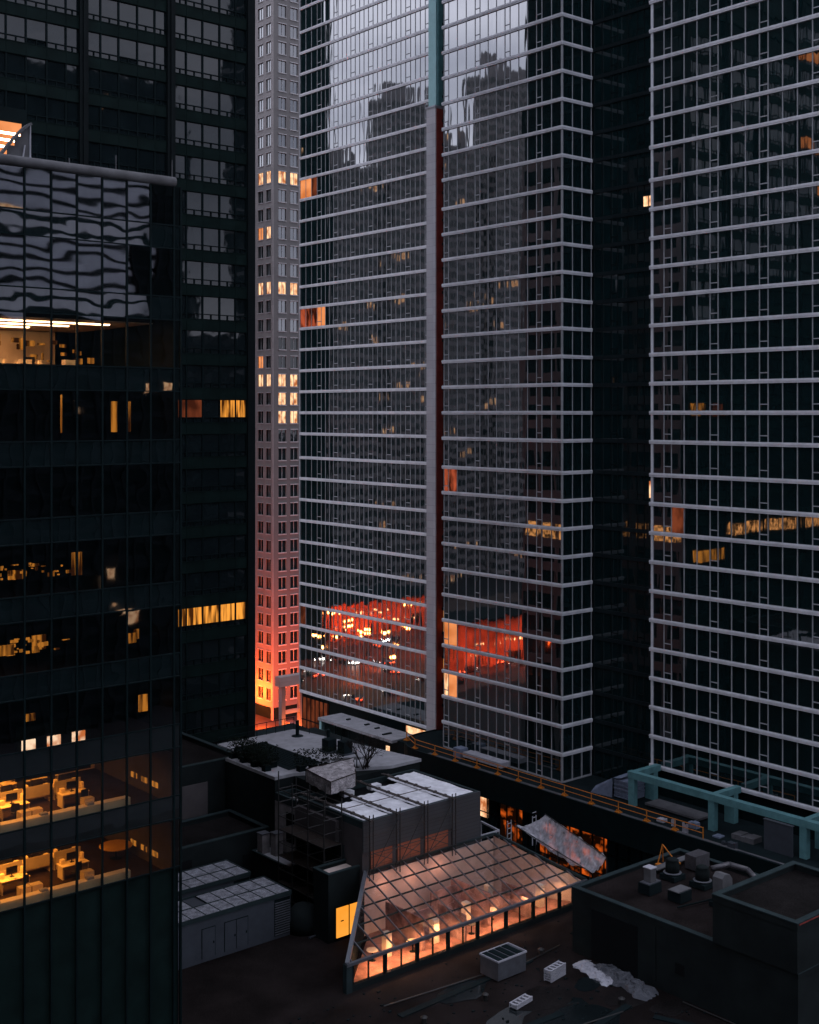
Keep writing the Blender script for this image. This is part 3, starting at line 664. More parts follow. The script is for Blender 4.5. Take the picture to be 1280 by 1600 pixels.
far_block('low_office', 'unseen low block added left of the camera to cut off low sky', -110, -50, -50, 45, 86, 3.6, 'E', 'bandd', 3, 1.3, .01, True, 'blackm', 14)  # out of view, added to limit the sky mirrored in the dark tower
# ------------------------------------------------------------------ street life mirrored in the glass
def make_lamp():
    r = thing('street_lamp', 'street lamp with an orange glowing head', 'street lamp', (0, 0, 0), 'street lamps on the mirrored square')
    b = MB(); b.tube((0, 0, 0), (0, 0, 9), .12, .07); b.tube((0, 0, 9), (1.6, 0, 9.5), .06); b.build('pole', M['blackm'], r)
    MB().lathe((1.7, 0, 9.2), [(.1, .3), (.55, .15), (.6, 0), (.3, -.25), (.05, -.3)], 12).build('lamp_head', M['lamp_o'], r); return r
pl_ = make_lamp(); uL = []
for i in range(26):
    x, y = random.uniform(-10, 50), random.uniform(204, 262)
    place(pl_, uL, x, y, GZ, random.uniform(0, 6.28))
def make_car():
    r = thing('parked_car', 'dark saloon car with its lights on', 'car', (0, 0, 0), 'cars on the mirrored square')
    b = MB(); b.prism([(-2.2, -.85), (2.2, -.85), (2.3, 0), (2.2, .85), (-2.2, .85), (-2.3, 0)], .35, .9)
    n = len(b.v); b.v += [(-1.5, -.8, .9), (1.2, -.8, .9), (1.2, .8, .9), (-1.5, .8, .9), (-.9, -.65, 1.4), (.4, -.65, 1.4), (.4, .65, 1.4), (-.9, .65, 1.4)]
    b.f += [tuple(n+i for i in q) for q in ((4, 5, 6, 7), (0, 1, 5, 4), (1, 2, 6, 5), (2, 3, 7, 6), (3, 0, 4, 7))]; b.build('body', M['body'], r)
    for x in (-1.4, 1.4):
        for y in (-.88, .88): MB().tube((x, y-.1, .33), (x, y+.1, .33), .33, seg=12).build('wheel', M['tyre'], r)
    for y in (-.6, .6): MB().box(2.2, 2.33, y-.18, y+.18, .6, .78).build('headlight', M['lamp_h'], r); MB().box(-2.33, -2.2, y-.18, y+.18, .65, .8).build('tail_light', M['lamp_r'], r)
    return r
pc = make_car(); uK = []
for i in range(26):
    place(pc, uK, random.uniform(-15, 52), random.uniform(204, 262), GZ, rad(random.choice([90, 90, -90, 0, 180]))+random.uniform(-.1, .1))
place(pc, uK, 137.2, 197.5, GZ, rad(-95), 'dark saloon car with bright headlights in the orange lit street'); uK[-1]['group'] = 'cars on the street'
struct('square_paving', MB().box(-95, 60, 200, 300, GZ+.01, GZ+.06), mat('red_brown_paving', (.06, .045, .04), .5, .5, .12, .01, 4, speck=.5))
for hn, (hx0, hx1, hy0, hy1, hz, hl) in enumerate(((-26, 14, 266, 290, 13, 'long low hall glowing red across the mirrored square'), (-36, 3, 216, 228, 15, 'short low hall glowing orange in the mirrored square'))):
    r = thing('market_hall', hl, 'hall', ((hx0+hx1)/2, hy0, GZ))
    MB().box(hx0, hx1, hy0, hy1, GZ, hz).build('wall', M['glow_wall'], r)
    MB().box(hx0-.5, hx1+.5, hy0-.6, hy1+.5, hz, hz+.4).build('roof', M['dark_roof'], r)
    b = MB()
    for i in range(int((hx1-hx0)/5)): x = hx0+2+5*i+random.uniform(-1, 1); b.box(x, x+random.uniform(.5, 2.2), hy0-.06, hy0-.02, GZ+.5, GZ+random.uniform(2, 4.5))
    b.build('doorway', M['hole'], r)
    b = MB()
    for i in range(int((hx1-hx0)/4)): x = hx0+1+4*i+random.uniform(-1, 1); z = GZ+random.uniform(2, 7); b.box(x, x+random.uniform(.3, 1.2), hy0-.1, hy0-.06, z, z+random.uniform(.3, .8))
    b.build('lit_sign', M['lamp_s'], r)
for x, p in ((9, 9000), (0, 6500), (-11, 3600), (-22, 3000)):
    lamp('square_glow', 'SPOT', (x, 258, 9+random.uniform(-1, 2)), p, (1, .085, .012), 1.2, rot=(rad(70), 0, 0), spot=125)
for x, p in ((-1, 3600), (-10, 2600), (-20, 4200), (-30, 3200)):
    lamp('square_glow', 'SPOT', (x, 209, 9), p, (1, .10, .014), 1.2, rot=(rad(70), 0, 0), spot=125)
for x, y, p in ((30, 232, 9000), (16, 244, 9000), (-4, 246, 6000), (6, 226, 6000)):
    lamp('square_glow', 'SPOT', (x, y, 14), p, (1, .09, .02), .8, rot=(0, 0, 0), spot=130)
far_block('shade_block', 'unseen dark block added to shade the lower stone tower', 76, 116, 213, 262, 118, 3.6, 'SE', 'bandd', 3, 1.3, .0, True, 'blackm', 31)  # out of view, added to hold sky light off the stone tower's foot
b = MB()
for x, y, w_, h, t in ((-50, 337, 7, 5, 147), (-40, 340, 4, 3, 147), (-75, 336, 9, 6, 172), (-92, 337, 5, 9, 172), (-110, 338, 6, 5, 160), (-130, 333, 6, 7, 188), (-150, 334, 14, 5, 188), (-170, 335, 5, 11, 188)): b.box(x, x+w_, y, y+6, t, t+h)
pb_ = tag(b.build('roof_penthouse', M['grid']), 'row of rooftop plant rooms on the mirrored stone offices', 'plant room')
# ------------------------------------------------------------------ podium roofs and deck
RZ = 26.5
pr = thing('podium_block', 'wide low block with a dark brown gravel roof under the lit skylight', 'building', (55, 60, GZ))
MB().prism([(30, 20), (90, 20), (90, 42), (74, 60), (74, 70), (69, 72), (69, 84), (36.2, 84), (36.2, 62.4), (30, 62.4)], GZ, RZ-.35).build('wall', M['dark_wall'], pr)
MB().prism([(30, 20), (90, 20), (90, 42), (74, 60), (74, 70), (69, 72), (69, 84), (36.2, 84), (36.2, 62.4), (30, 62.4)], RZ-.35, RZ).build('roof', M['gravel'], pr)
b = MB()
for (x0, y0), (x1, y1) in (((50, 60.2), (62, 60.6)), ((44, 55), (58, 54)), ((62, 50), (64.5, 44)), ((47, 50), (62, 52))): b.beam((x0, y0, RZ+.04), (x1, y1, RZ+.04), .5, .07)
b.build('roof_seam', M['dark_roof'], pr)
rr = random.Random(11); b = MB(); b2 = MB()
for k in range(16):
    cx_, cy_ = rr.uniform(44, 72), rr.uniform(44, 63); R_ = rr.uniform(.5, 2.4); ang = [2*math.pi*q/16 for q in range(16)]
    pl2 = [(cx_+R_*1.7*(1+.5*mnoise.noise(Vector((math.cos(t), math.sin(t), k*2.2))))*math.cos(t), cy_+R_*(1+.5*mnoise.noise(Vector((math.cos(t), math.sin(t), k*2.2))))*math.sin(t)) for t in ang]
    if cx_+R_*2.4 > 73 or (cy_+R_*1.5 > 63.8): continue
    (b if k % 3 else b2).prism(pl2, RZ+.004+.001*(k % 3)*0, RZ+.008+.0015*k)
split(b, 'gravel_patch', M['gravel2'], pr); split(b2, 'puddle', M['puddle'], pr)
b = MB()
for k in range(420):
    x, y = rr.uniform(44, 72), rr.uniform(44, 64); e = rr.uniform(.03, .13); b.box(x, x+e*rr.uniform(.6, 2), y, y+e, RZ, RZ+e*.6)
b.build('loose_stones', M['dark_roof'], pr)['kind'] = 'stuff'
b = MB()
for (x0, y0), (x1, y1) in (((50, 61.8), (57.9, 61.0)), ((60.5, 60.4), (65.2, 60.9)), ((64.9, 50), (65.0, 43)), ((52, 53), (61, 51.6))): b.tube((x0, y0, RZ+.08), (x1, y1, RZ+.08), .05, seg=6)
split(b, 'roof_pipe', M['pole'], pr)
b = MB()
for x, y in ((63.2, 60.8), (55.6, 58.4), (61.8, 52.4), (50.6, 58.6)): b.lathe((x, y, RZ), [(.16, 0), (.16, .35), (.24, .38), (.05, .5)], 10)
split(b, 'roof_vent', M['pole'], pr)
struct('lower_court', MB().box(69.05, 97, 60.2, 118, GZ+.02, 15), M['dark_roof'])
dk = thing('podium_deck', 'curved dark deck edge over a dim orange lobby, at the foot of the glass tower', 'terrace', (100, 90, 15))
arc = []
for i in range(9):
    t = i/8*math.pi/2; arc.append((95.35+5.6*(1-math.cos(t)), 111.2+6.2*math.sin(t)))
poly = [(95.35, 44)]+arc+[(104.4, 117.4), (104.4, 92), (103.7, 92), (103.7, 83.4), (104.4, 83.4), (104.4, 44)]
MB().prism(poly, 24.2, 24.6).build('deck_slab', M['dark_roof'], dk)
fa = MB(); ed = [(95.35, 44)]+arc+[(104.4, 117.4)]
def off(p, q, d):
    v = Vector((q[0]-p[0], q[1]-p[1])).normalized(); return (p[0]-v.y*d, p[1]+v.x*d), (q[0]-v.y*d, q[1]+v.x*d)
for p, q in zip(ed, ed[1:]):
    (a, b_), (c, d) = off(p, q, .22)[0], off(p, q, .22)[1]
    fa.prism([p, q, (c, d), (a, b_)][::1], 21.9, 24.72)
fa.build('fascia', M['blackm'], dk)
tr = MB(); tr.box(95.5, 95.95, 46, 110, 24.605, 24.66); tr.build('edge_gravel', M['conc'], dk)
lb = MB(); lb.box(97.4, 97.5, 60, 118, 15, 22); lb.build('lobby_glass', M['glassd'], dk)
lt = MB(); 
for a, b_ in ((96.5, 99.8), (84.5, 93.8), (104, 108), (110.8, 112.2)): lt.box(97.34, 97.38, a, b_, 16.5, 21.6)
split(lt, 'lit_lobby', M['room_fire'], dk)
fr = MB()
for i in range(38): y = 60+i*1.55; fr.box(97.2, 97.34, y-.05, y+.05, 15, 22)
for z in (17.2, 19.4, 21.6): fr.box(97.22, 97.33, 60, 118, z-.05, z+.05)
fr.build('mullion_frame', M['framed'], dk)
q = MB()
for y in (105.4, 101.8): q.box(97.28, 97.33, y, y+1.3, 18.8, 21.1)
q.build('lit_window', M['room_cream'], dk)
MB().box(97.6, 103, 60, 118, GZ, 24.2).build('core_wall', M['blackm'], dk)
# ---- orange guard rail sections
gps = [(627.5, 1160), (646, 1171), (677.5, 1180), (709, 1190), (742, 1201), (776, 1211), (812, 1220), (847.6, 1231), (883, 1243), (922, 1257), (962, 1271), (1004, 1285.6), (1047, 1300), (1091, 1314)]
gp = [pz(u, v, 24.66) for u, v in gps]
gp = [(97.3, 115.9), (95.75, 112.5)]+[(95.72, p[1]) for p in gp[2:]]
places = ['beside the curved corner', 'second from the curved corner', 'third from the curved corner', 'by the white pallet stack', 'in front of the white pallet stack', 'just right of the white pallet stack', 'left of the tower corner', 'below the tower corner', 'just right of the tower corner', 'left of the wrapped sheet stack', 'in front of the wrapped sheet stack', 'in front of the pale slab', 'last before the bare deck edge']
for i, (p, q) in enumerate(zip(gp, gp[1:])):
    r = thing('guard_rail', 'orange guard rail section on the deck edge, '+places[i], 'guard rail', (p[0], p[1], 24.6), 'orange guard rail sections along the deck edge')
    b = MB(); b.tube((p[0], p[1], 25.72), (q[0], q[1], 25.72), .042, seg=6); b.tube((p[0], p[1], 25.2), (q[0], q[1], 25.2), .042, seg=6); b.build('rail', M['orange'], r)
    b = MB(); b.tube((p[0], p[1], 24.7), (p[0], p[1], 25.76), .06, seg=6)
    if i == 12: b.tube((q[0], q[1], 24.7), (q[0], q[1], 25.76), .06, seg=6)
    split(b, 'post', M['orange'], r)
    b = MB(); b.prism([(p[0]-.25, p[1]-.3), (p[0]+.25, p[1]-.3), (p[0]+.25, p[1]+.3), (p[0]-.25, p[1]+.3)], 24.67, 24.76)
    b.beam((p[0], p[1]-.25, 24.8), (p[0], p[1]+.25, 24.8), .12, .2); b.build('foot', M['orange'], r)
# ---- teal steel portal frames
tf = thing('teal_frame', 'teal steel portal frame standing on the deck in front of the right tower', 'steel frame', (98.7, 72, 24.6))
ys3 = [82.2, 72.5, 62.7, 52.8]
b = MB()
for y in ys3: b.box(98.35, 98.95, y-.35, y+.35, 24.61, 27.4)
split(b, 'front_post', M['teald'], tf)
b = MB()
for y in ys3: b.box(101.6, 102.3, y-.25, y+.85, 24.61, 27.4)
split(b, 'back_post', M['teald'], tf)
MB().box(98.3, 99.0, 50, 82.6, 27.4, 28.05).build('long_beam', M['teald'], tf)
b = MB()
for y in ys3: b.box(99.0, 102.7, y-.3, y+.3, 27.42, 28.03)
split(b, 'cross_beam', M['teald'], tf)
# ---- things on the deck
pal = thing('bar_stack', 'long pallet of white bars lying on the deck behind the orange rail', 'building material', (97.2, 103, 24.6))
for j in range(3):
    b = MB(); [b.box(96.9+.22*i, 97.08+.22*i, 99.3+j*2.1, 101.3+j*2.1, 24.95+.2*(i % 2)*0, 25.5) for i in range(6)]; b.build('bar_bundle', M['white'], pal)
b = MB(); [b.box(96.8, 98.3, 99.6+i*1.4, 99.8+i*1.4, 24.61, 24.95) for i in range(5)]; split(b, 'bearer', M['wood'], pal)
b = MB(); b.box(96.9, 98.1, 105.9, 107.1, 24.61, 25.7); tag(b.build('wrapped_bundle', M['bluetarp']), 'pale blue wrapped bundle at the end of the white bar pallet', 'bundle')
ss = thing('sheet_stack', 'stack of pale sheets under a bluish wrap beside the teal frame', 'building material', (100, 84.6, 24.6))
b = MB(); [b.box(99.3+random.uniform(-.06, .06), 101.5, 83.0+random.uniform(-.06, .06), 85.2, 24.75+.2*i, 24.9+.2*i) for i in range(9)]; split(b, 'sheet', M['bluetarp'], ss)
b = MB(); b.face([(99.2, 85.3, 26.6), (101.6, 85.3, 26.7), (101.7, 86.9, 25.8), (99.0, 87.4, 25.4)]); b.face([(99.2, 85.3, 26.6), (99.0, 87.4, 25.4), (98.7, 87.9, 24.62), (99.1, 85.3, 24.62)]); b.face([(99.2, 85.3, 26.6), (99.25, 84.3, 26.75), (101.6, 84.3, 26.8), (101.6, 85.3, 26.7)]); b.face([(99.0, 87.4, 25.4), (101.7, 86.9, 25.8), (101.7, 87.8, 24.62), (98.7, 87.9, 24.62)]); b.build('wrap', M['bluetarp'], ss)
sb = thing('slab_stack', 'low flat grey slab stack on the deck between the teal posts', 'building material', (100.3, 78.5, 24.6))
MB().box(99.3, 101.4, 74.6, 81.2, 24.8, 25.0).build('slab', M['conc'], sb); split(MB().box(99.4, 101.3, 74.8, 81, 24.61, 24.8), 'bearer', M['blackm'], sb)
pn = thing('panel_cabinet', 'upright square grey panel under the teal beam near the right edge', 'panel', (98.1, 64.9, 24.6))
MB().box(97.9, 98.1, 63.5, 66.4, 24.61, 27.3).build('panel', M['unit'], pn); MB().box(97.85, 98.2, 63.45, 66.45, 27.3, 27.36).build('trim', M['alu'], pn)
split(MB().box(98.1, 98.3, 63.5, 66.4, 24.61, 24.7), 'foot', M['blackm'], pn)
for nm, lb_, ct, (x0, x1, y0, y1, h), m_ in (
  ('paper_sack', 'pale sack lying by the rail in front of the slab stack', 'sack', (96.6, 97.3, 76.8, 77.6, .3), 'white'), ('plastic_tub', 'pale blue tub by the second teal post', 'tub', (97.5, 98.2, 73.6, 74.6, .6), 'bluetarp'),
  ('paper_sack', 'crumpled sack on the deck at right of the second teal post', 'sack', (97.0, 97.9, 70.6, 71.4, .15), 'bluetarp'), ('rubble_pile', 'ribbed pale pile of offcuts on the dark deck', 'rubble', (98.0, 99.4, 67.6, 70, .5), 'conc'),
  ('storage_box', 'small grey box at the end of the orange rail', 'box', (95.7, 96.3, 68.0, 68.8, .55), 'unit'), ('storage_box', 'smaller grey box beside the end box of the rail', 'box', (95.8, 96.1, 69.1, 69.5, .4), 'unit'),
  ('warning_sign', 'tilted white board leaning near the orange rail', 'board', (95.9, 96.0, 73.3, 74.0, 1.0), 'white'), ('warning_sign', 'small white board hung by the orange rail', 'board', (96.6, 96.65, 75.3, 75.8, .8), 'white')):
    b = MB(); n = 5
    for i in range(n): b.box(x0+random.uniform(0, .06), x1-random.uniform(0, .06), y0+(y1-y0)*i/n, y0+(y1-y0)*(i+.96)/n, 24.61, 24.61+h*random.uniform(.75, 1))
    tag(b.build(nm, M[m_]), lb_, ct)
MB_ = MB(); MB_.beam((95.5, 67.5, 24.69), (95.5, 48, 24.69), .12, .1); tag(MB_.build('edge_pipe', M['alu']), 'thin pale pipe lying along the bare end of the deck edge', 'pipe')
# ---- canopy
ca = thing('canopy', 'long white topped canopy with a teal end wall, left of the curved deck', 'canopy', (99.5, 127, 15))
MB().box(97.9, 101.8, 119.4, 134.8, 23.5, 23.85).build('roof', M['white_roof'], ca)
MB().box(98.1, 101.6, 134.3, 134.75, 19.2, 23.5).build('end_wall', M['tealp'], ca)
MB().box(101.5, 101.65, 119.4, 134.3, 15, 23.5).build('back_wall', M['dark_wall'], ca)
b = MB(); [b.box(98.0, 98.15, 119.5+2.9*i, 119.65+2.9*i, 15, 23.5) for i in range(1, 5)]; split(b, 'post', M['blackm'], ca)
MB().box(98.0, 98.05, 120.0, 120.7, 18.8, 23).build('lit_pane', M['room_cream'], ca); MB().box(101.4, 101.48, 119.9, 123.8, 24.3-1.6, 23.4).build('lit_pane', M['room_cream'], ca)
b = MB(); [b.box(98.6+random.random()*2, 98.9+random.random()*2, y, y+.3, 23.86, 24.0) for y in (122, 125, 127.3, 131)]; split(b, 'roof_vent', M['blackm'], ca)
struct('court_floor', MB().box(82, 104.4, 118.05, 150, GZ+.03, 19.2), M['dark_roof'])
q = MB().box(XL-.06, XL, 120.5, 124.5, 21.5, 23.7); q.build('lit_window', M['room_cream'], tw)
# ------------------------------------------------------------------ low roofs at lower left
def parapet_block(name, label, x0, x1, y0, y1, z0, z1, roofm='gravel2', wallm='dark_wall', ph=.45, pw=.3, cat='building'):
    r = thing(name, label, cat, ((x0+x1)/2, (y0+y1)/2, z0))
    MB().box(x0, x1, y0, y1, z0, z1-ph).build('wall', M[wallm], r)
    MB().box(x0+pw, x1-pw, y0+pw, y1-pw, z1-ph, z1-ph+.05).build('roof', M[roofm], r)
    b = MB(); b.box(x0-.03, x0+pw, y0-.03, y1+.03, z1-ph, z1-.05); b.box(x1-pw, x1+.03, y0-.03, y1+.03, z1-ph, z1-.05); b.box(x0+pw, x1-pw, y0-.03, y0+pw, z1-ph, z1-.05); b.box(x0+pw, x1-pw, y1-pw, y1+.03, z1-ph, z1-.05); b.build('parapet', M[wallm], r)
    b = MB(); e = .06
    b.box(x0-e, x0+pw+e, y0-e, y1+e, z1-.05, z1+.02); b.box(x1-pw-e, x1+e, y0-e, y1+e, z1-.05, z1+.02); b.box(x0+pw+e, x1-pw-e, y0-e, y0+pw+e, z1-.05, z1+.02); b.box(x0+pw+e, x1-pw-e, y1-pw-e, y1+e, z1-.05, z1+.02); b.build('parapet_cap', M['parapet'], r)
    return r
A = parapet_block('roof_block', 'dark walled block with a brown roof beside the pale terrace', 36.2, 58, 90.8, 105.2, GZ, 35)
b = MB(); b.box(52.2, 54.6, 90.68, 90.8, 30.6, 33.4); b.build('roller_door', M['brown_wall'], A); MB().box(50.6, 51.4, 90.7, 90.8, 32, 33).build('vent_grille', M['hole'], A); split(MB().box(49.2, 49.9, 90.4, 90.8, 32.3, 32.55), 'wall_light', M['white'], A)
MB().box(45.5, 50.2, 90.69, 90.797, 27, 31).build('plaster_patch', M['pink'], A)
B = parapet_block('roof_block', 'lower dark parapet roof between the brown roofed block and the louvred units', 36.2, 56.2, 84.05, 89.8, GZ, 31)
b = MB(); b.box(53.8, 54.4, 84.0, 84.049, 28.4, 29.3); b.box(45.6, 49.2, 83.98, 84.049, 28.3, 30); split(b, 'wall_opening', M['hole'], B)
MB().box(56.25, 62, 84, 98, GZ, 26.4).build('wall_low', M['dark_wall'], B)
def unit(label, x0, x1, y0, y1, z0, z1, doors):
    r = thing('louvred_unit', label, 'rooftop unit', ((x0+x1)/2, (y0+y1)/2, z0), 'grey louvred plant units')
    MB().box(x0, x1, y0, y1, z0, z1-.12).build('housing', M['unit'], r)
    b = MB(); n = int((x1-x0)/1.15); sx = (x1-x0)/n
    for i in range(n):
        for j in range(2):
            if (i, j) in ((2, 0), (n//2, 1)): continue
            b.box(x0+sx*i+.05, x0+sx*(i+1)-.05, y0+(y1-y0)/2*j+.07, y0+(y1-y0)/2*(j+1)-.07, z1-.12, z1-.04)
    b.build('roof_panel', M['unitd'], r)
    b = MB(); b.box(x0-.06, x1+.06, y0-.08, y0, z1-.3, z1); b.box(x1, x1+.07, y0, y1, z1-.3, z1); b.box(x0-.06, x1+.06, y1, y1+.08, z1-.3, z1)
    for i in range(n+1): b.box(x0+sx*i-.025, x0+sx*i+.025, y0, y1, z1-.1, z1-.02)
    b.box(x0, x1, (y0+y1)/2-.03, (y0+y1)/2+.03, z1-.1, z1-.01); b.build('rim', M['parapet'], r)
    b = MB()
    for i in range(14): zz = z0+.3+i*(z1-z0-.8)/14; b.beam((x1-1.35, y0-.03, zz), (x1-.08, y0-.03, zz+.0), .07, .07)
    split(b, 'louvre', M['louvre'], r)
    MB().box(x1-1.4, x1-.05, y0-.012, y0-.004, z0+.2, z1-.4).build('louvre_backing', M['blackm'], r)
    for a, w_ in doors:
        d = MB().box(a, a+w_, y0-.04, y0-.005, z0+.25, z0+2.25).build('door', M['unit'], r); MB().box(a+w_-.14, a+w_-.08, y0-.09, y0-.04, z0+1.15, z0+1.3).build('handle', M['blackm'], d)
        b = MB(); b.box(a-.04, a, y0-.03, y0-.004, z0+.25, z0+2.3); b.box(a+w_, a+w_+.04, y0-.03, y0-.004, z0+.25, z0+2.3); b.box(a, a+w_, y0-.03, y0-.004, z0+2.25, z0+2.3); b.build('door_frame', M['blackm'], d)
    return r
unit('front grey louvred plant unit with three doors in its long side', 38, 51.9, 74.8, 78.3, RZ, 29.7, [(44.6, 1.0), (46.4, .9), (47.35, .9)])
unit('rear grey louvred plant unit, half hidden behind the front one', 38, 51.8, 80, 83.3, RZ, 29.6, [(44, 1.0)])
dm = thing('wrapped_plant', 'dark rounded plant unit half under clear plastic beside the louvred unit', 'rooftop unit', (53.0, 74.4, RZ))
b = MB(); b.lathe((53.1, 74.9, RZ), [(1.25, 0), (1.3, .7), (1.15, 1.3), (.75, 1.75), (.2, 1.95)], 16); b.build('cover', M['dark_wall'], dm, True)
b = MB(); b.prism([(53.3, 73.2), (54.3, 73.4), (54.5, 74.5), (53.9, 74.6)], RZ+.5, RZ+1.5); b.build('plastic_sheet', M['louvre'], dm); b = MB(); b.tube((52.4, 73.2, RZ+.1), (54.5, 73.5, RZ+.1), .08); b.build('hose', M['unit'], dm)
# ---- terrace with pale roof
tz = 35.1
te = thing('pale_terrace', 'pale roof terrace with a black rectangular roof sheet, in front of the dark towers', 'roof terrace', (62, 88, GZ))
a1, a2, a3 = pz(344, 1162, tz), pz(439, 1146, tz), pz(600, 1200, tz)
MB().prism([(58.15, 80.0), (68.6, 80.0), (68.6, 95), (58.15, 95), (58.15, 90.6), (56.35, 90.6), (56.35, 83.35), (58.15, 83.35)], GZ, tz-.25).build('wall', M['dark_wall'], te)
MB().prism([(56.3, 83.3), (58.1, 83.3), (65.5, 79.9), (68.7, 79.9), (66.2, 94.9), (58.1, 94.9), (58.1, 90.65), (56.3, 90.65)], tz-.25, tz).build('roof', M['white_roof'], te)
MB().box(58.25, 61.6, 84.2, 92.8, tz+.004, tz+.03).build('roof_sheet', M['dark_roof'], te)
b = MB(); [b.beam((58.9+.3*i, 84.4, tz+.05), (58.9+.3*i, 92.6, tz+.05), .03, .03) for i in range(9)]; b.build('sheet_rib', M['blackm'], te)
b = MB()
for i in range(9): t = i/8; x = 58.15+t*8; b.tube((x, 94.8, tz), (x, 94.8, tz+1.1), .03, seg=5)
for z in (.55, 1.1): b.tube((58.15, 94.8, tz+z), (66.1, 94.8, tz+z), .03, seg=5)
for i in range(6): y = 94.8-2.2*i; b.tube((66.15+.15*i, y, tz), (66.15+.15*i, y, tz+1.1), .03, seg=5)
b.build('railing', M['blackm'], te)
for x, y, h, lbx in ((65.0, 92.6, 1.4, 'tall black pipe vent at the far corner of the pale terrace'), (65.9, 89.2, 1.1, 'shorter black pipe vent on a flat base on the pale terrace')):
    r = thing('pipe_vent', lbx, 'vent pipe', (x, y, tz)); MB().tube((x, y, tz), (x, y, tz+h), .16).build('pipe', M['blackm'], r); MB().lathe((x, y, tz), [(.55, .01), (.5, .06), (.17, .1)], 10).build('base', M['blackm'], r)
for x, y, s_, lbx in ((64.1, 86.6, .75, 'left dark boxy vent cowl on the pale terrace'), (64.7, 85.2, .75, 'right dark boxy vent cowl on the pale terrace')):
    r = thing('vent_cowl', lbx, 'vent', (x, y, tz)); MB().box(x-s_*.6, x+s_*.6, y-s_*.6, y+s_*.6, tz+.12, tz+1.1).build('cowl', M['dark_roof'], r); MB().box(x-s_*.8, x+s_*.8, y-s_*.8, y+s_*.8, tz+.005, tz+.12).build('base', M['unit'], r)
# terrace furniture and planting (dark clutter)
i = 0
cl_l = [o_+' from the far end' for o_ in ['first', 'second', 'third', 'fourth', 'fifth', 'sixth', 'seventh', 'eighth', 'ninth', 'tenth', 'eleventh', 'twelfth', 'thirteenth', 'fourteenth']]
for i in range(14):
    x, y = (56.8+.16*(i % 3)*3, 90.2-.55*i) if i < 10 else (58.9+.9*(i-10), 83.4-.42*(i-10))
    r = thing('planter', 'dark leafy planter along the near edge of the pale terrace, '+cl_l[i], 'planter', (x, y, tz), 'planters along the terrace')
    MB().box(x-.3, x+.3, y-.25, y+.25, tz, tz+.45).build('pot', M['blackm'], r)
    b = MB()
    for k in range(210):
        t, u_, h = random.uniform(0, 6.28), random.random()**.5*.6, random.uniform(.35, 1.7); c = Vector((x+u_*math.cos(t), y+u_*math.sin(t), tz+h)); d = Vector((random.gauss(0, 1), random.gauss(0, 1), random.gauss(0, 1))).normalized()*.11; e = d.orthogonal().normalized()*.05
        b.face([c-d, c+e, c+d, c-e])
    b.build('foliage', M['leaf'], r)
for i in range(5):
    x, y = 60.6+.8*i, 82.4-.35*i
    r = thing('outdoor_table', 'small dark table with a pale top on the terrace, %s' % ['leftmost', 'second from left', 'third from left', 'fourth from left', 'nearest the tent'][i], 'table', (x, y, tz), 'tables on the terrace')
    MB().lathe((x, y, tz), [(.4, .72), (.42, .76)], 14).build('table_top', M['conc'], r); MB().lathe((x, y, tz), [(.25, 0), (.05, .05), (.04, .72)], 8).build('pedestal', M['blackm'], r)
tn = thing('wrapped_tent', 'tent frame wrapped in pale plastic sheeting on the terrace', 'tent', (61.5, 81.5, tz))
t0 = [pz(478, 1202, 36.1), pz(517, 1222, 36.1), pz(556, 1208, 36.1), pz(552, 1184, 36.1)]
def cloth(P, n, amp, name, m, par=None, freq=7.0, jit=0., sag=0.):
    b = MB(); rr = random.Random(5); ph = [rr.uniform(0, 6) for _ in range(6)]
    def pt(i, j):
        s_, t = i/n, j/n; p = [(1-s_)*(1-t)*P[0][k]+s_*(1-t)*P[1][k]+s_*t*P[2][k]+(1-s_)*t*P[3][k] for k in range(3)]
        h = amp*(math.sin(freq*s_*3+ph[0]+2*t)*.5+math.sin(freq*t*2.2+ph[1]+3*s_)*.5+math.sin(freq*(s_+t)*2.9+ph[2])*.35)
        if jit:
            q_ = Vector((s_*9, t*4, 3.1)); h += jit*(mnoise.noise(q_)+.6*mnoise.noise(q_*2.3))-sag*math.sin(math.pi*t)*math.sin(math.pi*(.1+.8*s_))
        return (p[0]+h*.3, p[1]+h*.2, p[2]+h)
    for i in range(n):
        for j in range(n): b.face([pt(i, j), pt(i+1, j), pt(i+1, j+1), pt(i, j+1)])
    return b.build(name, M[m], par, True)
cloth([list(p) for p in t0], 22, .06, 'roof_sheet', 'tarpd', tn)
for j, (p, q) in enumerate(((t0[0], t0[1]), (t0[1], t0[2]))): cloth([list(p), list(q), [q[0], q[1], tz], [p[0], p[1], tz]], 18, .04, 'side_sheet', 'tarpd', tn)
b = MB()
for p in t0: b.tube((p[0], p[1], tz), p, .04, seg=6)
for p, q in zip(t0, t0[1:]+t0[:1]): b.tube(p, q, .04, seg=6)
b.build('frame', M['wood'], tn)
# bare tree
tree = thing('bare_tree', 'leafless multi-stemmed tree standing behind the tarp roofed block', 'tree', (63.2, 80.5, tz))
tb_ = MB(); fb = MB()
def grow(p, d, l, r_, n):
    q = p+d*l; (tb_ if n > 3 else fb).tube(p, q, r_, r_*.7, seg=5, cap=False)
    if n == 0: return
    for _ in range(2 if random.random() < .6 else 3):
        nd = (d+Vector((random.gauss(0, .35), random.gauss(0, .35), random.gauss(.05, .2)))).normalized(); grow(q, nd, l*random.uniform(.68, .85), r_*.66, n-1)
for i in range(7): grow(Vector((63.0+.08*i, 80.5+.1*(i % 3), tz)), Vector((random.gauss(0, .3), random.gauss(0, .3), 1)).normalized(), .8, .055, 5)
tb_.build('trunk', M['bark'], tree); fb.build('crown', M['bark'], tree)
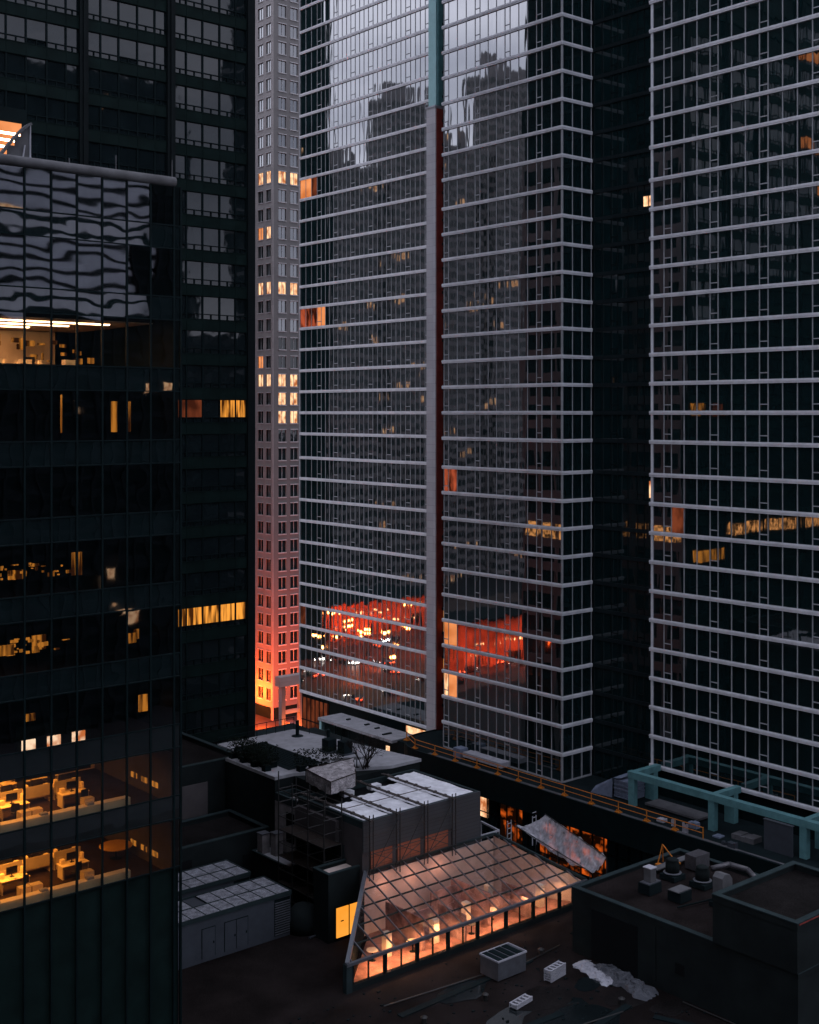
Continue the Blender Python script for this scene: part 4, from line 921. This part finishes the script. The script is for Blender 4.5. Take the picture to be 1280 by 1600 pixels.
# shed
sh = thing('stair_shed', 'pale rendered stair shed with an open dark doorway, left of the scaffold', 'shed', (57.5, 81, 30))
MB().box(56.1, 58.0, 79.8, 83, GZ, 33.4).build('wall', M['shedw'], sh); b = MB()
b.box(56.1, 56.3, 79.8, 83, 33.4, 34); b.box(57.8, 58.0, 79.8, 83, 33.4, 34); b.box(56.3, 57.8, 79.8, 80, 33.4, 34); b.box(56.3, 57.8, 82.8, 83, 33.4, 34); b.build('parapet', M['parapet'], sh)
MB().box(56.0, 56.1, 80.3, 81.3, 30.6, 32.9).build('doorway', M['hole'], sh)
for j, (x, y, h) in enumerate(((54.9, 82.8, 1.5), (55.4, 81.7, 1.7))):
    r = thing('white_cabinet', ['smaller', 'taller'][j]+' white cabinet standing beside the stair shed', 'cabinet', (x, y, 29.5)); MB().box(x-.35, x+.35, y-.35, y+.35, 29.6, 29.6+h).build('cabinet_body', M['shedw'], r); MB().box(x-.39, x+.39, y-.39, y+.39, 29.6+h, 29.65+h).build('lid', M['alu'], r)
lr = parapet_block('landing_roof', 'small low landing roof in front of the stair shed', 54.4, 56.05, 78.6, 83.6, GZ, 29.65, 'white_roof', 'dark_wall', .1, .08)
# ------------------------------------------------------------------ tarp roofed block with scaffold
bx0, bx1, by0, by1, bz = 55.8, 67.35, 71.4, 79.4, 34.6
bb = thing('tarp_roof_block', 'grey clad block with a flat roof of white tarps under scaffold tubes', 'building', (61.5, 75, RZ))
MB().box(bx0, bx1, by0+.005, by1, RZ, bz-.5).build('wall', M['brown_wall'], bb)
b = MB(); b.box(bx0, 64.4, by0-.12, by0, 32.35, bz); b.box(64.4, bx1, by0-.1, by0, RZ, bz); b.build('cladding', M['siding'], bb)
b = MB(); b.box(bx0, bx0+.25, by0, by1, bz-.5, bz); b.box(bx1-.25, bx1, by0, by1, bz-.5, bz); b.box(bx0+.25, bx1-.25, by0, by0+.2, bz-.5, bz); b.box(bx0+.25, bx1-.25, by1-.25, by1, bz-.5, bz); b.build('parapet', M['parapet'], bb)
xs5 = [bx0+.3, 58.6, 61.3, 64.1, bx1-.25]
tl = [4.6, 5.2, 6.0, 7.5]
for i in range(4):
    cloth([[xs5[i]+.06, by0+.22, bz-.08], [xs5[i+1]-.08, by0+.22, bz-.08], [xs5[i+1]-.08, by0+tl[i], bz-.08], [xs5[i]+.06, by0+tl[i], bz-.08]], 22, .03, 'tarp', 'tarp', bb)
MB().box(bx0+.25, bx1-.25, by0+.2, by1-.25, bz-.49, bz-.44).build('roof_void', M['hole'], bb)
b = MB(); [b.box(xs5[i]+.5, xs5[i]+1.5, by1-1.5, by1-.9, bz-.4, bz-.05) for i in range(1, 3)]; split(b, 'tarp_roll', M['tarp'], bb)
sc = thing('roof_scaffold', 'scaffold tubes laid over the tarps and hung down the front of the block', 'scaffold', (61.5, 72, RZ))
b = MB()
for x in xs5[:4]:
    b.beam((x, by0-.7, bz+.16), (x, by1+.1, bz+.16), .09, .09); b.beam((x+.16, by0-.7, bz+.18), (x+.16, by1+.1, bz+.18), .05, .05)
    for y in range(7): b.box(x-.06, x+.22, by0+.4+1.15*y, by0+.6+1.15*y, bz+.1, bz+.26)
b.tube((bx0, by0+2.6, bz+.26), (64.6, by0+2.6, bz+.26), .035, seg=6); split(b, 'ledger', M['polel'], sc)
b = MB()
for x in xs5[:4]:
    for dx in (0, .35): b.tube((x+dx, by0-.45, RZ+3.9), (x+dx, by0-.45, bz+.5), .045, seg=6)
for z in (31.2, 32.3, 33.6): b.tube((bx0, by0-.45, z), (64.6, by0-.45, z), .03, seg=6)
for x in xs5[:3]: b.tube((x+.4, by0-.5, 31.2), (x+2.6, by0-.5, 34.3), .03, seg=6); b.tube((x+.4, by0-.52, 32.3), (x+2.6, by0-.52, 31.3), .03, seg=6); b.tube((x+.4, by0-.52, 31.3), (x+2.6, by0-.52, 32.3), .03, seg=6)
split(b, 'standard', M['pole'], sc)
for i in range(3): MB().box(xs5[i]+.4, xs5[i+1]-.1, by0-.09, by0-.01, 30.9, 32.35).build('insulation_board', M['board'], bb)
for i in range(3): lamp('skylight_spill', 'POINT', (57.5+2.6*i, by0-1.0, 29.9), 14, (1, .45, .3), .3)
# scaffold tower at left
s2 = thing('scaffold_tower', 'dark scaffold tower with boarded lifts at the left end of the tarp roofed block', 'scaffold', (54.5, 78, RZ))
b = MB()
gx = [54.2, 55.0, 55.6]; gy = [73.6, 75.6, 77.6, 79.4]
for x in (54.0, 55.6):
    for y in gy: b.tube((x, y, RZ), (x, y, 36.4+random.uniform(-.6, .5)), .05, seg=6)
for z in [RZ+1+1.0*i for i in range(9)]:
    for x in (54.0, 55.6): b.tube((x, 73.6, z), (x, 79.4, z), .035, seg=5)
    for y in gy: b.tube((54.0, y, z), (55.6, y, z), .035, seg=5)
b.build('tube_frame', M['pole'], s2)
b = MB(); [b.box(54.0, 55.6, 73.7, 79.3, z-.06, z) for z in (28.5, 30.5, 32.5)]; split(b, 'board_deck', M['wood'], s2)
MB().box(55.5, 55.79, 74.2, 79.3, 32.4, 34).build('insulation_board', M['brown_wall'], s2)
MB().box(55.62, 55.78, 73.5, 79.4, RZ, 32.4).build('netted_wall', M['dark_wall'], s2)
# annex with the yellow door
an = parapet_block('door_annex', 'narrow dark annex with glowing yellow double doors, left of the skylight', 53.0, 56.4, 71.7, 73.5, RZ, 31.4, 'pink', 'dark_wall', .35, .15)
da = py(525, 1455, 71.7); db = py(551, 1455, 71.7)
for i in range(2):
    x0 = da[0]+.0+i*1.2; d = MB().box(x0, x0+1.06, 71.6, 71.69, 26.75, 28.85).build('door', M['room_yellow'] if 'room_yellow' in M else M['room_amber'], an)
    MB().box(x0+.35, x0+.6, 71.57, 71.6, 27.85, 27.92).build('handle', M['blackm'], d)
MB().box(da[0]-.15, da[0]+2.4, 71.66, 71.7, 26.6, 29.0).build('door_frame', M['blackm'], an)
# ------------------------------------------------------------------ the lit skylight
sk = thing('lit_skylight', 'sloping glass skylight glowing warm from inside, with a row of low lit windows', 'skylight', (60, 67, RZ))
ex0, ex1, ey, ez = 49.4, 72.3, 64.8, 28.35
tx0, tx1, ty, tz2 = 56.0, 68.2, 71.25, 30.95
FZ = 25.4
MB().box(ex0+.3, ex1, ey+.1, ey+.25, RZ, RZ+.42).build('sill_wall', M['dark_wall'], sk)
MB().prism([(ex0+.5, ey+.3), (ex1-.2, ey+.3), (ex1-2, ty-.1), (tx0+.2, ty-.1)], RZ+.01, RZ+.06).build('inner_floor', M['floorp'], sk)
def sl_pt(x, t):     # point on the slope: t=0 eave, t=1 ridge
    return (x, ey+(ty-ey)*t, ez+(tz2-ez)*t)
def xlim(t): return ex0+(tx0-ex0)*t, ex1+(tx1+.6-ex1)*t
g = MB(); n = 19; step = (ex1-ex0)/n; NT = 5
raft = [ex0+step*(i+.35) for i in range(n)]
for j in range(NT):
    t0_, t1_ = j/NT, (j+1)/NT; tm = (t0_+t1_)/2
    for i in range(-1, n):
        xa = raft[i] if i >= 0 else ex0; xb = raft[i+1] if i+1 < n else ex1
        P = []
        for x, t in ((xa, t0_), (xb, t0_), (xb, t1_), (xa, t1_)):
            l0, l1 = xlim(t); P.append(sl_pt(min(max(x, l0), l1), t))
        if (Vector(P[0])-Vector(P[1])).length < .02 and (Vector(P[2])-Vector(P[3])).length < .02: continue
        e = random.gauss(0, .004); P = [(p[0], p[1], p[2]+e) for p in P]; g.face(P)
g.build('glass_roof', M['sky_glass'], sk)
rb = MB()
for x in raft:
    # rafter from the eave up to where it meets a hip or the ridge
    tl_ = 1.0
    if x < tx0: tl_ = (x-ex0)/(tx0-ex0)
    if x > tx1+.6: tl_ = (ex1-x)/(ex1-tx1-.6)
    if tl_ > .05: a, b_ = sl_pt(x, 0), sl_pt(x, tl_); rb.beam((a[0], a[1], a[2]+.05), (b_[0], b_[1], b_[2]+.05), .065, .11)
split(rb, 'rafter', M['alu'], sk)
pb = MB()
for j in range(1, NT):
    l0, l1 = xlim(j/NT); a, b_ = sl_pt(l0, j/NT), sl_pt(l1, j/NT); pb.beam((a[0], a[1], a[2]-.04), (b_[0], b_[1], b_[2]-.04), .08, .1)
split(pb, 'purlin', M['parapet'], sk)
hb = MB(); hb.beam((ex0, ey, ez+.05), (tx0, ty, tz2+.08), .28, .22); hb.build('hip_beam', M['alu'], sk)
hb = MB(); hb.beam((ex1, ey, ez+.05), (tx1+.6, ty, tz2+.08), .2, .16); hb.build('hip_beam', M['parapet'], sk)
hb = MB(); hb.beam((ex0-.1, ey-.05, ez), (ex1, ey-.05, ez), .22, .2); hb.build('eave_beam', M['alu'], sk)
hb = MB(); hb.beam((tx0, ty, tz2+.05), (tx1+.6, ty, tz2+.05), .16, .16); hb.build('ridge_beam', M['parapet'], sk)
MB().box(ex0-.12, ex0+.35, ey-.1, ey+.3, RZ, ez).build('corner_post', M['parapet'], sk)
sw = MB(); sw.face([(ex0, ey+.2, RZ), (tx0-.1, ty, RZ), (tx0-.1, ty, tz2-.1), (ex0, ey+.2, ez-.1)]); sw.build('flank_wall', M['dark_wall'], sk)
npair = 8; pw_ = (ex1-ex0-.5)/npair; ps = MB(); th_ = MB()
for i in range(npair+1): ps.box(ex0+.4+pw_*i-.12, ex0+.4+pw_*i+.12, ey-.02, ey+.16, RZ+.1, ez-.1)
for i in range(npair): th_.box(ex0+.4+pw_*(i+.5)-.04, ex0+.4+pw_*(i+.5)+.04, ey+.02, ey+.12, RZ+.42, ez-.1)
split(ps, 'window_post', M['blackm'], sk); split(th_, 'window_bar', M['blackm'], sk)
for i in range(npair): MB().box(ex0+.52+pw_*i, ex0+.28+pw_*(i+1), ey+.06, ey+.08, RZ+.42, ez-.1).build('window_pane', M['sky_glass'], sk)
MB().box(ex0+.2, ex1, ey-.04, ey+.02, RZ, RZ+.4).build('skirt', M['dark_wall'], sk)
b = MB(); b.face([(ex1-.1, ey+.2, RZ), (tx1+.6, ty+.1, RZ), (tx1+.6, ty+.1, tz2-.15), (ex1-.1, ey+.2, ez-.1)]); b.build('flank_wall', M['pink'], sk)
# inside: back wall, partitions, tubes, tables
MB().box(tx0-.3, tx1+.4, ty-.12, ty-.02, RZ, tz2-.25).build('inner_wall', M['pink'], sk)
b = MB()
for x, y0, y1, h in ((57.2, 66.3, 70.5, 2.6), (60.4, 65.5, 68.4, 2.0), (63.8, 66.5, 70.8, 2.7), (67.0, 65.4, 68.6, 2.0)): b.box(x, x+.14, y0, y1, RZ+.06, RZ+min(h, 1.75+(y0-ey)*.38))
for x0, x1, y, h in ((57.3, 60, 68.4, 1.9), (61, 63.6, 69.8, 2.2), (64, 67, 67.6, 1.6)): b.box(x0, x1, y, y+.14, RZ+.06, RZ+h)
split(b, 'partition', M['wallm'], sk)
b = MB(); [b.box(x, x+.5, y, y+.5, RZ+.06, RZ+1.7) for x, y in ((54.6, 67.2), (58.6, 66.8), (62.4, 67.6), (66, 69), (69, 66.5))]; split(b, 'column', M['wallw'], sk)
tbx = MB()
for i in range(7): tbx.box(52.6+2.9*i, 53.7+2.9*i, ey+.55, ey+.67, ez-.42, ez-.34)
split(tbx, 'tube_light', M['lamp_w'], sk)
for i in range(7): lamp('inner_lamp', 'AREA', (52.9+2.9*i, ey+1.3, ez-.38), [105, 95, 74, 84, 60, 40, 22][i], (1, .46, .2), parent=sk, sx=1.6, sy=.6)
for x, y, p in ((57.5, 68.8, 24), (61.5, 68.0, 20), (65.5, 69.2, 6), (68.5, 67.8, 3), (70.2, 66.4, 3)): lamp('inner_lamp', 'POINT', (x, y, RZ+2.1), p, (1, .52, .34), .35, parent=sk)
for i in range(6):
    x, y = 54+2.7*i+random.uniform(-.4, .4), 66.2+random.uniform(-.4, 1.4)
    r = thing('cafe_table', 'small table under the lit skylight, %s from the left' % ['first', 'second', 'third', 'fourth', 'fifth', 'sixth', 'seventh', 'eighth', 'ninth'][i], 'table', (x, y, RZ+.06), 'tables under the skylight')
    MB().lathe((x, y, RZ+.06), [(.42, .7), (.44, .74)], 14).build('table_top', M[random.choice(['desk', 'cab', 'chair'])], r); MB().lathe((x, y, RZ+.06), [(.25, 0), (.05, .05), (.04, .7)], 8).build('pedestal', M['blackm'], r)
# ------------------------------------------------------------------ dark blocks at lower right
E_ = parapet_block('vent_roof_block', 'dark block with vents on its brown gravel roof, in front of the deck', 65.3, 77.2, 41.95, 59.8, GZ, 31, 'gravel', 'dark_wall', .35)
MB().box(65.24, 65.29, 54.0, 58.0, RZ, 30.0).build('garage_opening', M['hole'], E_)
b = MB(); b.box(65.26, 65.3, 50.2, 50.9, 28, 28.7); b.build('wall_vent', M['hole'], E_); b = MB(); b.tube((65.2, 52.5, 27), (65.2, 52.5, 30.5), .05, seg=6); b.build('drain_pipe', M['dark_wall'], E_)
F_ = parapet_block('roof_block', 'higher dark parapet block at the lower right corner', 65.15, 74, 41.9, 47.9, 30.98, 34, 'gravel2', 'dark_wall', .45)
MB().beam((65.3, 41.86, 33.9), (74, 41.86, 33.9), .04, .08).build('red_trim', M['redp'], F_)
ez_ = 30.75
def vent_thing(name, lb_, cat, x, y, parts):
    r = thing(name, lb_, cat, (x, y, ez_))
    for nm, mb, m_ in parts: mb.build(nm, M[m_], r, nm in ('drum', 'bend'))
    return r
x, y = 69.2, 56.1
vent_thing('flue_cowl', 'square grey flue cowl on a box at the left of the vent roof', 'vent', x, y, [('curb', MB().box(x-.7, x+.6, y-.5, y+.5, ez_, ez_+.7), 'dark_roof'), ('base_plate', MB().box(x-.65, x+.65, y-.4, y+.4, ez_+.7, ez_+.76), 'alu'), ('flue', MB().box(x-.35, x+.25, y-.3, y+.3, ez_+.76, ez_+1.7), 'conc'), ('cap', MB().prism([(x-.4, y-.35), (x+.3, y-.35), (x+.3, y+.35), (x-.4, y+.35)], ez_+1.7, ez_+1.76), 'white')])
x, y = 69.6, 53.9
vent_thing('hatch_box', 'low dark box with a pale square lid in the middle of the vent roof', 'hatch', x, y, [('curb', MB().box(x-.6, x+.6, y-.55, y+.55, ez_, ez_+.7), 'dark_roof'), ('lid', MB().box(x-.7, x+.7, y-.45, y+.45, ez_+.7, ez_+.76), 'conc'), ('pipe', MB().tube((x-1.5, y-1, ez_+.15), (x+1.5, y-1.6, ez_+.15), .06), 'blackm')])
for j, (x, y) in enumerate(((72.4, 56.7), (72.8, 54.4))):
    vent_thing('fan_ventilator', ['far', 'near'][j]+' round dark roof fan with a pale rim on the vent roof', 'roof fan', x, y, [('base', MB().box(x-.65, x+.65, y-.65, y+.65, ez_, ez_+.35), 'dark_roof'), ('drum', MB().lathe((x, y, ez_+.35), [(.5, 0), (.5, .7), (.42, .95), (.45, 1.0), (.3, 1.1)], 18), 'dark_wall'), ('rim', MB().lathe((x, y, ez_+.4), [(.6, 0), (.66, .06), (.55, .1)], 18), 'alu')])
x, y = 75.4, 56.8
vent_thing('wrapped_crate', 'pale speckled crate behind the roof fans', 'crate', x, y, [('crate', MB().box(x-.8, x+.8, y-.5, y+.5, ez_+.1, ez_+1.1), 'ducts'), ('skid', MB().box(x-.7, x-.5, y-.5, y+.5, ez_, ez_+.1).box(x+.5, x+.7, y-.5, y+.5, ez_, ez_+.1), 'wood')])
du = MB(); P0 = [Vector((73.6, 54.2, ez_+1.1)), Vector((74.8, 53.6, ez_+1.3)), Vector((75.6, 52.6, ez_+1.0)), Vector((75.4, 51.6, ez_+.5)), Vector((74.6, 51.0, ez_+.3))]
for a, b_ in zip(P0, P0[1:]): du.tube(a, b_, .2, seg=12)
r = thing('bent_duct', 'bent galvanised duct curling across the vent roof', 'duct', (75, 53, ez_)); du.build('bend', M['ducts'], r, True); MB().box(74.2, 74.5, 50.8, 51.2, ez_, ez_+.3).build('support', M['blackm'], r)
x, y = 71.0, 51.4
hd = MB(); prof_ = [(0, 0), (1.1, 0), (1.1, 1.5), (.8, 1.85), (.3, 1.95), (0, 1.7)]
n0 = len(hd.v); hd.v += [(x-.55+p[0], y-.4, ez_+.3+p[1]) for p in prof_]+[(x-.55+p[0], y+.4, ez_+.3+p[1]) for p in prof_]; m_ = len(prof_)
hd.f += [tuple(n0+i for i in range(m_)), tuple(n0+m_+i for i in reversed(range(m_)))]+[(n0+i, n0+m_+i, n0+m_+(i+1) % m_, n0+(i+1) % m_) for i in range(m_)]
vent_thing('gooseneck_vent', 'tall pale rounded hood vent beside the higher block', 'vent', x, y, [('hood', hd, 'conc'), ('curb', MB().box(x-.7, x+.7, y-.6, y+.6, ez_, ez_+.3), 'dark_roof')])
b = MB(); b.box(69.6, 70.4, 50.3, 50.7, ez_, ez_+.12); b.box(70.1, 70.5, 50.6, 50.9, ez_, ez_+.28); tag(b.build('white_offcut', M['white']), 'white offcut lying in front of the rounded hood vent', 'offcut')
r = thing('long_walkway', 'pale walkway board behind the roof fans', 'board', (74, 58.5, ez_)); MB().box(72.2, 76.4, 57.9, 58.5, ez_+.25, ez_+.33).build('board', M['conc'], r); split(MB().box(72.3, 72.5, 58, 58.4, ez_, ez_+.25).box(76, 76.2, 58, 58.4, ez_, ez_+.25), 'bearer', M['blackm'], r)
oa = thing('orange_stand', 'orange A-frame stand at the far corner of the vent roof', 'barrier', (74, 58.2, ez_))
b = MB(); b.tube((73.5, 58.9, ez_+.2), (73.8, 58.7, ez_+1.6), .04); b.tube((74.1, 58.9, ez_+.2), (73.8, 58.7, ez_+1.6), .04); b.tube((74.2, 57.7, ez_+.4), (73.8, 58.7, ez_+1.6), .04); split(b, 'leg', M['orange'], oa)
b = MB(); b.box(73.3, 73.7, 58.7, 59.0, ez_+.1, ez_+.22); b.box(74.0, 74.4, 57.5, 57.8, ez_+.34, ez_+.46); split(b, 'foot', M['orange'], oa)
# ------------------------------------------------------------------ things on the gravel roof
ac = thing('condenser_box', 'grey air conditioning box on the brown roof in front of the skylight', 'rooftop unit', (59.2, 60.4, RZ))
MB().box(57.9, 60.5, 59.6, 61.3, RZ+.1, RZ+1.35).build('casing', M['alu'], ac); b = MB(); [b.box(57.95+.62*i, 58.4+.62*i, 59.65, 61.25, RZ+1.355, RZ+1.4) for i in range(4)]; b.build('top_grille', M['blackm'], ac)
b = MB(); b.box(57.85, 60.55, 59.55, 59.62, RZ+1.3, RZ+1.42); b.box(57.85, 57.92, 59.62, 61.35, RZ+1.3, RZ+1.42); b.box(60.48, 60.55, 59.62, 61.35, RZ+1.3, RZ+1.42); b.box(57.92, 60.48, 61.28, 61.35, RZ+1.3, RZ+1.42); b.build('rim', M['white'], ac)
split(MB().box(58.1, 60.3, 59.8, 61.1, RZ, RZ+.1), 'base_rail', M['blackm'], ac)
def slotted(label, x, y, n, rz):
    r = thing('slotted_tray', label, 'cable tray', (0, 0, 0), 'white slotted trays on the roof')
    for k in range(n):
        b = MB(); z = .05+.16*k; b.box(-.85, .85, -.3, -.22, z, z+.13); b.box(-.85, .85, .22, .3, z, z+.13)
        for i in range(5): b.box(-.85+.38*i, -.75+.38*i+.06, -.22, .22, z+.04, z+.1)
        b.build('tray', M['white'], r)
    split(MB().box(-.6, -.5, -.3, .3, 0, .05).box(.5, .6, -.3, .3, 0, .05), 'bearer', M['wood'], r)
    r.location = (x, y, RZ); r.rotation_euler = (0, 0, rz); return r
slotted('stack of white slotted trays on the roof beside the grey box', 61.3, 57.7, 5, .15)
slotted('single white slotted tray lying at the bottom of the picture', 56.9, 56.5, 2, .15)
ct = thing('crumpled_sheeting', 'long crumpled heap of white and grey plastic sheeting on the roof', 'plastic sheeting', (64.2, 54.8, RZ))
def crumple(x0, y0, x1, y1, w_, h, m_, nm, seed):
    b = MB(); nx, ny = 90, 26; H = {}
    for i in range(nx+1):
        for j in range(ny+1):
            s_ = i/nx; t = j/ny-.5; q = Vector((s_*7, t*3, seed*3.7)); wd = w_*(.7+.6*abs(mnoise.noise(Vector((s_*5, seed, 0)))))
            r1 = abs(mnoise.noise(q)); r2 = abs(mnoise.noise(q*2.7)); r3 = abs(mnoise.noise(q*6.1)); e = max(0, math.cos(math.pi*t))**.5*min(1, 6*s_, 6*(1-s_))
            z = e*h*(.55+1.5*(.5-r1)+.9*(.4-r2)+.5*(.3-r3))
            H[i, j] = (x0+(x1-x0)*s_+t*wd*2+.22*mnoise.noise(q*1.7), y0+(y1-y0)*s_+.25*mnoise.noise(q*1.3+Vector((9, 1, 2))), RZ+.02+max(0, z))
    for i in range(nx):
        for j in range(ny): b.face([H[i, j], H[i+1, j], H[i+1, j+1], H[i, j+1]])
    b.build(nm, M[m_], ct)
crumple(64.3, 58.3, 63.4, 54.6, .8, .2, 'white', 'white_sheet', 1); crumple(64.8, 57.3, 64.0, 51.7, 1.0, .3, 'louvre', 'grey_sheet', 2)
# ------------------------------------------------------------------ netting, ladder, white rail by the court
nt_ = thing('debris_net', 'pale debris net sagging between scaffold tubes beside the skylight', 'netting', (73, 67, 28))
P = [pz(805, 1290, 29.2), pz(852, 1272, 30.8), pz(948, 1340, 30.9), pz(922, 1362, 29.6)]
P = [P[0], P[3], P[2], P[1]]
cloth([list(p) for p in P], 60, .06, 'net', 'net', nt_, 9.0, .16, 1.0)
b = MB(); b.tube(P[0], P[1], .04, seg=6); b.tube(P[3], P[2], .04, seg=6)
for p in P: b.tube(p, (p[0], p[1], 15), .05, seg=6)
for t in (.3, .6):
    p = [P[0][k]+(P[1][k]-P[0][k])*t for k in range(3)]; b.tube(p, (p[0], p[1], 20), .04, seg=6)
b.build('net_pole', M['pole'], nt_)
for j, (uu, v0, v1, lb_) in enumerate(((796, 1284, 1320, 'white ladder leaning by the left end of the debris net'), (835, 1276, 1302, 'white ladder seen through the debris net'))):
    p = pz(uu, v1, 28.0); r = thing('ladder', lb_, 'ladder', (p[0], p[1], 28)); h = 2.0 if j == 0 else 1.5
    b = MB(); [b.tube((p[0]+dx, p[1], 27), (p[0]+dx, p[1], 28+h), .05, seg=6) for dx in (-.22, .22)]; split(b, 'stile', M['white'], r)
    b = MB(); [b.tube((p[0]-.22, p[1], 28+.1+.42*i), (p[0]+.22, p[1], 28+.1+.42*i), .035, seg=6) for i in range(5)]; split(b, 'rung', M['white'], r)
r = thing('white_edge_rail', 'white L-shaped rail with debris at the right end of the tarp roofed block', 'railing', (70, 70, 29))
b = MB(); p0, p1, p2 = pz(752, 1306, 29.6), pz(780, 1298, 29.6), pz(752, 1284, 29.6); b.beam(p0, p1, .12, .14); b.beam(p2, p1, .12, .14); b.build('rail', M['white'], r)
b = MB(); [b.tube(p, (p[0], p[1], RZ-.1), .05, seg=6) for p in (p0, p1, p2)]; split(b, 'post', M['white'], r)
r = thing('court_planter', 'dark leafy planting in the court below the debris net', 'planting', (75, 72, 15))
b = MB()
for k in range(900):
    c = Vector((random.uniform(84, 94), random.uniform(112, 130), random.uniform(19.2, 21.5))); d = Vector((random.gauss(0, 1), random.gauss(0, 1), random.gauss(0, 1))).normalized()*.3; e = d.orthogonal().normalized()*.14; b.face([c-d, c+e, c+d, c-e])
r.location = (89, 120, 19.2); r['label'] = 'dark leafy planting in the court below the white canopy'; b.build('foliage', M['leaf'], r)
MB().box(84, 94, 112, 130, 19.0, 19.5).build('bed', M['blackm'], r)
